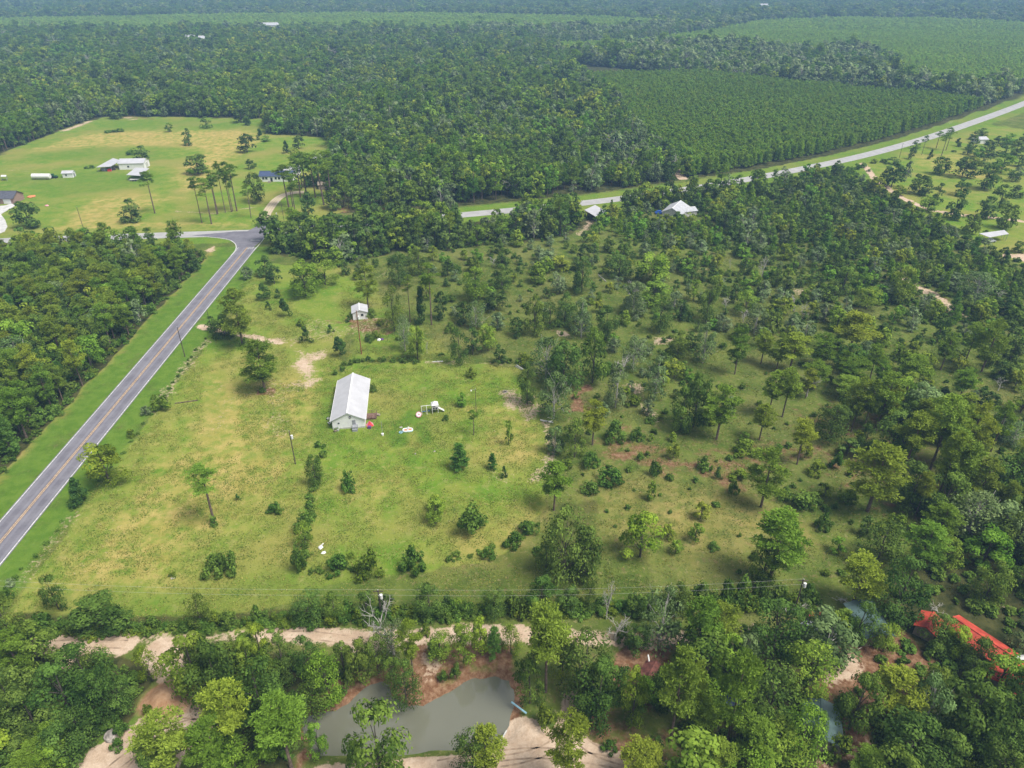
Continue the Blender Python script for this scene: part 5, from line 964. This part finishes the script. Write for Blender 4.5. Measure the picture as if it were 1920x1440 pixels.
mb = MB(); mb.slab([(1.7, -.3, 1.25), (1.7, .3, 1.25), (3.3, .0, .25), (3.3, -.6, .25)][::-1], .08); mb.tube([(1.7, -.34, 1.35), (3.3, -.64, .35)], .06, 5); mb.tube([(1.7, .34, 1.35), (3.3, .04, .35)], .06, 5); mb.obj('slide', 'white', ps)
mb = MB(); [mb.tube([(2.3+a_*.5, .9, 0), (1.9, .6, 1.5)], .04, 4) for a_ in (0, 1)]; [mb.tube([(2.0, .65, .3+.3*k), (2.3, .75, .3+.3*k)], .03, 4) for k in range(4)]; mb.obj('ladder', 'offwhite', ps)
pk = thing('round_play_pool', 'round pink and white play pool leaning beside the swing frame', 'play pool', at(785.5, 781)); dd = np.array([-.15, -.72, .68]); mb = MB(); c_ = np.array([0, 0, .62]); mb.tube([c_-dd*.05, c_+dd*.12], .74, 20); pp = mb.obj('rim', 'pink', pk); mb = MB(); mb.tube([c_+dd*.13, c_+dd*.15], .58, 18); mb.obj('base_sheet', 'white', pk)
mb = MB(); mb.tube([c_+dd*.155+np.array([.1, 0, 0]), c_+dd*.18+np.array([.1, 0, 0])], .17, 8); mb.obj('printed_shape', 'redp', pk)
pl0 = thing('paddling_pool', 'blue and white oval paddling pool with orange floor on the lawn', 'paddling pool', at(764.5, 807), R(10)); mb = MB(); n = 20
ring = [(1.15*math.copysign(abs(math.cos(t_))**.6, math.cos(t_)), .62*math.copysign(abs(math.sin(t_))**.6, math.sin(t_)), .2) for t_ in np.arange(n+1)*2*math.pi/n]; mb.tube(ring, .17, 7, cap=False); mb.obj('rim', 'white', pl0)
mb = MB(); mb.tube([(p[0]*1.08, p[1]*1.12, .07) for p in ring], .13, 6, cap=False); mb.obj('lower_rim', 'skyblue', pl0); mb = MB(); mb.add([(p[0], p[1], .12) for p in ring[:-1]], [list(range(n))]); mb.obj('floor', 'orange', pl0); mb = MB(); mb.box((.25, .2, .45), (.35, .3, .8)); mb.box((.0, .1, .25), (.5, .3, .2)); mb.obj('slide', 'white', pl0)
rg = MB(); rg.tube([(.38*math.cos(t_), .38*math.sin(t_), .16) for t_ in np.arange(15)*2*math.pi/14], .12, 6, cap=False); tag(rg.obj('swim_ring', 'skyblue', None, at(751.5, 811.5)), 'small blue ring pool at the left end of the paddling pool', 'swim ring')
mb = MB(); mb.box((0, 0, .1), (.7, .3, .2), .1); tag(mb.obj('toy_board', 'offwhite', None, at(752, 802)), 'pale toy board on the grass behind the blue ring', 'toy')
bp = thing('bucket_pole', 'thin upright pole standing in a white bucket between house and paddling pool', 'pole', at(717.5, 816)); ph = hgt(at(717.5, 816)[1], 791); mb = MB(); mb.tube([(0, 0, .2), (0, 0, ph)], .05, 6); mb.obj('pole', 'greymetal', bp); mb = MB(); mb.tube([(0, 0, 0), (0, 0, .5)], [.3, .34], 12); mb.obj('bucket', 'white', bp)
# --- utility poles and wires
upole('dark wooden pole on the verge right of the highway', 347, 669, 613)
upole('pole with white transformer box standing on the open lawn', 554, 870, 808, trans=1.6)
upole('reddish wooden pole left of the white shed with a small box', 678, 664, 582, .17, 'polered', trans=2.2)
upole('thin lamp pole in the right half of the lawn', 893, 779, 729, .08, lamp=True)
upole('slim leaning pole in the far farm field', 157, 430, 388, .12); upole('slim lamp pole beside the gravel drive', 533, 416, 377, .1, lamp=True); upole('slim pole beside the far road near the orchard', 1686, 296, 268, .12)
upole('pole beside the driveway entrance, thin and dark', 396, 616, 580, .1)
_, pA, hA = upole('pole with white transformer at the dirt road hedge', 716, 1160, 1106, .15, trans=1.5, arm=True); _, pB, hB = upole('pole with reddish transformer at the right end of the hedge', 1488, 1150, 1086, .15, trans=1.3, arm=True)
_, pC, hC = upole('pole at the left end of the dirt road', -120, 1140, 1080, .15, arm=True)
def wire(label, a, b, sag, group='overhead wires along the dirt road'):
    a = np.array(a, float); b = np.array(b, float); mb = MB(); P = [a+(b-a)*s+np.array([0, 0, -4*sag*s*(1-s)]) for s in np.linspace(0, 1, 25)]; mb.tube(P, .012, 4); tag(mb.obj('overhead_wire', 'wire'), label, 'power line', group)
for (p, h, q_, g2, nm) in ((pC, hC, pA, hA, 'left span'), (pA, hA, pB, hB, 'right span')):
    wire('upper wire of the %s above the hedge and dirt road' % nm, (p[0], p[1], h+.1), (q_[0], q_[1], g2+.1), 1.1); wire('lower wire of the %s above the hedge and dirt road' % nm, (p[0], p[1], h-1.2), (q_[0], q_[1], g2-1.2), 1.2)
# --- small white shed in the pasture
pS = at(676, 599); gable('shed', 'small white metal shed beside the reddish pole', 'shed', pS, R(12), 4.6, 5.2, 2.5, 3.3, wins=(('f', .7, 1.2, .8, .8),), doors=(('f', -1.0, .9, 2, 'offwhite'),))
# --- pipes, debris
def rod(name, label, cat, a, b, r, mat, z=.12, group=None): p, q_ = at(*a), at(*b); m_ = MB(); c = (p+q_)/2; m_.tube([p-c+np.array([0, 0, z]), q_-c+np.array([0, 0, z])], r, 7); o = m_.obj(name, mat, None, c); tag(o, label, cat, group)
rod('pipe', 'white pipe lying along the top edge of the lawn', 'pipe', (811, 679), (831, 678), .13, 'white'); rod('pipe', 'upper of two pale pipes at the lawn corner', 'pipe', (969, 685), (981, 693), .12, 'white'); rod('pipe', 'lower of two pale pipes at the lawn corner', 'pipe', (966, 687), (978, 694), .12, 'greymetal')
rod('pipe', 'thick white pipe at the right edge of the lawn', 'pipe', (1013, 788), (1037, 793), .17, 'white'); rod('pipe', 'short white pipe crossing the thick one', 'pipe', (1018, 792), (1036, 791), .1, 'offwhite', .3)
rod('drain_pipe', 'white and blue drain pipe reaching over the pond edge', 'pipe', (959, 1319), (987, 1340), .15, 'skyblue', .35); rod('log', 'dark log lying on the sand below the mound', 'log', (331, 1324), (340, 1346), .22, 'log', .2)
rod('fallen_branch', 'dark fallen branch on the lawn right of the verge bush', 'branch', (328, 757), (371, 751), .14, 'log'); rod('fallen_branch', 'fallen grey trunk in the pasture', 'branch', (1122, 516), (1136, 528), .18, 'dead'); rod('board', 'weathered plank at the pond edge', 'board', (950, 1370), (937, 1392), .12, 'offwhite', .05)
mb = MB(); g = np.random.default_rng(3); th_ = np.linspace(0, 2*math.pi, 11)[:-1]; V = [(0, 0, 1.15)]
for (rr, zz) in ((.55, .98), (.9, .6), (1.0, .0)): V += [(rr*math.cos(t_)*g.uniform(.85, 1.15), rr*math.sin(t_)*g.uniform(.85, 1.15), zz*g.uniform(.9, 1.1)) for t_ in th_]
F3 = [(0, 1+i, 1+(i+1) % 10) for i in range(10)]; mb.add(V, F3); mb2 = [(1+10*k+i, 11+10*k+i, 11+10*k+(i+1) % 10, 1+10*k+(i+1) % 10) for k in (0, 1) for i in range(10)]; mb.add(V, mb2); tag(mb.obj('boulder', 'rock', None, at(209, 1382)), 'rounded pale boulder in the grass beside the sand track', 'boulder')
fp = thing('fire_pit', 'small round fire pit of stones on the pale sand patch', 'fire pit', at(947, 735)); mb = MB(); [mb.box((.55*math.cos(t_), .55*math.sin(t_), .12), (.26, .2, .24), t_) for t_ in np.arange(9)*.698]; mb.obj('stone_ring', 'rock', fp); mb = MB(); mb.tube([(0, 0, .0), (0, 0, .08)], .45, 12); mb.obj('ash_bed', 'ash', fp)
def blob(name, label, cat, px, py, r, mat, sq=.7, seed=0):
    g = np.random.default_rng(seed); mb = MB(); V = [(0, 0, r*sq)]; 
    for (rr, zz) in ((.6, .85), (1, .4), (.9, 0)): V += [(r*rr*math.cos(t_)*g.uniform(.75, 1.2), r*rr*math.sin(t_)*g.uniform(.75, 1.2), r*sq*zz) for t_ in th_[::2]]
    mb.add(V, [(0, 1+i, 1+(i+1) % 5) for i in range(5)]); mb.add(V, [(1+5*k+i, 6+5*k+i, 6+5*k+(i+1) % 5, 1+5*k+(i+1) % 5) for k in (0, 1) for i in range(5)]); tag(mb.obj(name, mat, None, at(px, py)), label, cat)
blob('feed_bag', 'upper white sack lying at the corner of the yard hedge', 'sack', 601, 1027, .55, 'white', .8, 1); blob('feed_bag', 'lower white sack lying at the corner of the yard hedge', 'sack', 607, 1037, .5, 'white', .6, 2); rod('board', 'white board propped between the two sacks', 'board', (597, 1029), (607, 1021), .14, 'offwhite', .3)
blob('tarp_heap', 'black and white tarp heap right of the reddish pole', 'tarp heap', 711, 638, .75, 'white', .8, 3); blob('tarp_heap', 'dark half of the tarp heap right of the reddish pole', 'tarp heap', 716, 637, .6, 'purple', .9, 4)
blob('stone', 'pale stone on the lawn below the small bush', 'stone', 324, 1084, .45, 'rock', .4, 5); blob('stone', 'pale stone on the lower lawn, left of two', 'stone', 779, 851, .3, 'rock', .5, 6); blob('stone', 'pale stone on the lower lawn, right of two', 'stone', 815, 846, .3, 'rock', .5, 7); blob('toy_car', 'pink and white toy on the grass right of the brick house', 'toy', 88, 386, 1.0, 'pink', .5, 8); blob('sand_pile', 'small orange sand pile beside the brick house', 'sand pile', 59, 369, 2.2, 'orange', .25, 9)
# --- farm in the far field
def P6(x, y, x0=0, y0=200): return (x0+x/6, y0+y/6)
shelter('pole_barn', 'open pole barn with pale slanted roof left of the white barn', [P6(1080, 682), P6(1245, 672), P6(1362, 603), P6(1270, 578)][::1], [2.6, 2.9, 3.6, 3.6], extra=1)
gline('barn', 'long white metal barn between the two open shelters', 'barn', at(224, 318)+np.array([0, 3.8, 0]), at(271, 317)+np.array([0, 3.8, 0]), 8.5, 3.4, 4.9, doors=(('b', 0, 3, 2.8, 'offwhite'),), wins=(('r', 5, 1.2, 1, .9),), rooft=.1)
shelter('carport', 'open carport with pale roof in front of the white barn', [P6(1420, 767), P6(1575, 777), P6(1680, 692), P6(1525, 685)], 3.0)
for k, (px, py, s, m_, lb) in enumerate(((197, 320, 1.6, 'greymetal', 'grey machine under the open pole barn'), (206, 321, 1.3, 'redp', 'red crate under the open pole barn'), (213, 319, 1.5, 'ash', 'dark machine at the right end of the pole barn'), (192, 318, 1.1, 'tan', 'tan crate at the left end of the pole barn'))):
    mb = MB(); mb.box((0, 0, s*.4), (s*1.5, s, s*.8), .3*k); mb.box((.2, 0, s*.9), (s*.6, s*.6, s*.35), .3*k); tag(mb.obj('farm_machine', m_, None, at(px, py)), lb, 'farm machine')
tr = thing('flat_trailer', 'pale flat trailer parked under the front carport', 'trailer', at(253, 339), .2); mb = MB(); mb.box((0, 0, .8), (4.6, 2.2, .3)); mb.obj('deck', 'offwhite', tr); [MB().tube([(x_, s_*1.15, .4), (x_, s_*1.3, .4)], .4, 10).obj('wheel', 'rubber', tr) for x_ in (-.6, .6) for s_ in (-1, 1)]
gline('shed', 'small white gabled shed right of the long rounded trailer', 'shed', at(117.5, 333.5)+np.array([0, 1.8, 0]), at(137, 333)+np.array([0, 1.8, 0]), 3.6, 2.4, 3.2, wins=(('r', 2, 1, .8, .8),), doors=(('b', 0, 1.6, 2, 'greymetal'),))
tt = thing('rounded_trailer', 'long white rounded storage trailer in the far field', 'trailer', at(79, 336)); mb = MB(); mb.tube([(-4.8, 0, 1.6), (-4.6, 0, 1.6), (4.6, 0, 1.6), (4.8, 0, 1.6)], [1.1, 1.35, 1.35, 1.1], 14); mb.obj('tank', 'white', tt); mb = MB(); [mb.box((x_, 0, .3), (.4, 1.8, .7)) for x_ in (-3, 3)]; mb.obj('support', 'brownroof', tt)
tc_ = thing('tractor', 'small green tractor between trailer and white shed', 'tractor', at(103, 334)); mb = MB(); mb.box((0, 0, 1.1), (2.6, 1.0, .8)); mb.box((-.7, 0, 1.9), (1.1, 1.1, .9)); mb.obj('body', 'green', tc_)
for x_, r_ in ((-.8, .75), (1.0, .45)):
    for s_ in (-1, 1): mb = MB(); mb.tube([(x_, s_*.6, r_), (x_, s_*.95, r_)], r_, 12); mb.obj('wheel', 'rubber', tc_)
shelter('canopy', 'small white canopy at the left edge of the far field', [(1, 331), (11, 331), (12, 328), (2, 328)], 2.3, 'white', 'canopy')
bh = at(27, 382.5); gline('brick_house', 'brick house with dark roof and white trim at the left edge', 'house', bh+np.array([-17, 4.2, 0]), bh+np.array([0, 4.2, 0]), 8.4, 2.8, 5.0, wall='brick', roof='darkroof', over=.5, wins=(('r', 6, 1.4, .9, 1.2), ('r', 10, 1.4, .9, 1.2)), doors=(('r', 14, 3.6, 2.3, 'white'),))
fh = at(487, 341); gline('farmhouse', 'white farmhouse with slate blue roof behind the tall pines', 'house', fh+np.array([0, 3.6, 0]), fh+np.array([17, 4.2, 0]), 7, 2.9, 4.6, roof='blueroof', wins=tuple(('r', u_, 1.2, 1.1, 1.2) for u_ in (2, 3.6, 8.5, 10.2, 13.2, 15.2)), doors=(('r', 6.2, 1.1, 2.1, 'dark'),))
fs = thing('porch_steps', 'wooden steps below the farmhouse door', 'steps', at(506, 341.5)); mb = MB(); [mb.box((0, -.4*k, .5-.17*k), (1.6, .4, .12)) for k in range(4)]; mb.obj('tread', 'tan', fs)
wb = at(531, 327); gline('outbuilding', 'white outbuilding behind the slate roofed farmhouse', 'outbuilding', wb, wb+np.array([9, 1, 0]), 7, 3, 4.2); wb = at(590, 303); gline('outbuilding', 'pale outbuilding hidden in pines right of the farmhouse', 'outbuilding', wb, wb+np.array([10, 1, 0]), 6, 2.6, 3.6)
wb = at(598, 353); gline('outbuilding', 'tan outbuilding among pines right of the gravel drive', 'outbuilding', wb, wb+np.array([5, 1, 0]), 5, 2.3, 3.2, wall='tan', roof='tan')
mb = MB(); mb.box((0, 0, .6), (.3, .2, 1.2)); mb.box((0, 0, 1.3), (.5, .3, .3)); tag(mb.obj('mailbox', 'white', None, at(519, 405)), 'white mailbox beside the gravel drive entrance', 'mailbox')
# --- structures behind the pasture
shelter('shelter', 'open shelter with pale roof between trees above the pasture', [P6(215, 562, 1060, 300), P6(350, 642, 1060, 300), P6(470, 580, 1060, 300), P6(335, 505, 1060, 300)], 3.2)
hb = at(1252, 412); gable('grey_roofed_house', 'house with large pale metal roof among dark trees', 'house', hb+np.array([1.5, 0, 0]), R(-28), 9, 13, 3, 5.2, roof='roofgrey', wall='offwhite', wins=(('f', -2.2, 1.2, .9, 1.1), ('f', 2.2, 1.2, .9, 1.1)))
hc = at(1279, 404); gable('annexe', 'lower pale roofed annexe right of the large grey roof', 'outbuilding', hc, R(-70), 5, 6, 2.4, 3.4, roof='roofgrey', wall='offwhite')
car('blue car parked left of the grey roofed house', at(1237, 401), R(10), 'blue')
shelter('carport', 'pale roofed carport on thin posts at the far right', [P6(1415, 1185, 1600, 240), P6(1535, 1230, 1600, 240), P6(1750, 1190, 1600, 240), P6(1700, 1147, 1600, 240)], [3.4, 3.0, 3.0, 3.4], extra=1, cat='carport'); car('silver car parked under the far right carport', at(1856, 454), R(15), 'silver')
wb = at(1826, 268); gline('shed', 'pale roofed shed beside the far right wood', 'shed', wb, wb+np.array([7, 1, 0]), 6, 2.6, 3.6)
for px, py, Lx, lb in ((352, 84, 12, 'white roofed house far away in the hazy wood, left of the pair'), (376, 86, 16, 'white roofed house far away in the hazy wood, right of the pair'), (490, 58, 30, 'long white building near the top edge'), (279, 90, 9, 'small white building at the left of the hazy wood'), (1420, 18, 24, 'pale far building near the top edge at right')):
    wb = at(px, py); gline('far_building', lb, 'building', wb, wb+np.array([Lx, 0, 0]), 10, 9, 12.5, wall='white', roof='roofwhite')
# --- lower right homestead
gline('red_roofed_house', 'long house with bright red metal roof half under trees', 'house', at(1790, 1161, 3.4), at(1895, 1230, 3.4), 4.6, 2.5, 3.6, wall='tan', roof='redroof')
gline('red_roofed_garage', 'garage with red roof at the right picture edge', 'garage', at(1880, 1282, 3), at(1912, 1246, 3), 4.6, 2.4, 3.3, wall='tan', roof='redroof'); gline('red_roofed_shed', 'small red roofed shed left of the long red roof', 'shed', at(1737, 1176, 2.8), at(1750, 1152, 2.8), 3.0, 2.2, 2.9, wall='tan', roof='redroof')
gline('metal_shed', 'shed with grey-green ribbed metal roof among trees', 'shed', at(1548, 1387, 3), at(1540, 1316, 3), 4.8, 2.4, 3.2, wall='tan', roof='greenroof'); gline('metal_shed', 'grey-green roofed shed behind the white tarp', 'shed', at(1652, 1188, 3), at(1612, 1128, 3), 4.6, 2.4, 3.2, wall='tan', roof='greenroof')
shelter('canopy', 'small orange-red canopy below the right transformer pole', [(1516, 1155), (1540, 1154), (1541, 1146), (1518, 1147)], 2.3, 'redroof', 'canopy'); car('pale car half hidden under trees near the orange canopy', at(1522, 1190), R(120), 'silver', True)
shelter('shelter', 'dark blue roofed lean-to under the lower pines', [(1352, 1325), (1392, 1322), (1388, 1296), (1350, 1300)], 2.4, 'blueroof'); gline('brown_shed', 'rusty brown roofed shed right of the big pine', 'shed', at(1208, 1284, 2.6), at(1230, 1245, 2.6), 2.8, 2.1, 2.8, wall='brownroof', roof='brownroof')
rod('board', 'white curved board leaning on the brown shed', 'board', (1214, 1262), (1212, 1250), .12, 'white', 2.9); blob('tarp_heap', 'pale tarp heap between lower pines', 'tarp heap', 1303, 1275, 1.0, 'pink', .5, 12)
tb = thing('garden_table', 'white garden table right of the long red roof', 'table', at(1912, 1238)); mb = MB(); mb.box((0, 0, .75), (1.8, 1.0, .07)); mb.obj('tabletop', 'white', tb); [MB().box((a_*.8, b_*.4, .36), (.07, .07, .72)).obj('leg', 'white', tb) for a_ in (-1, 1) for b_ in (-1, 1)]
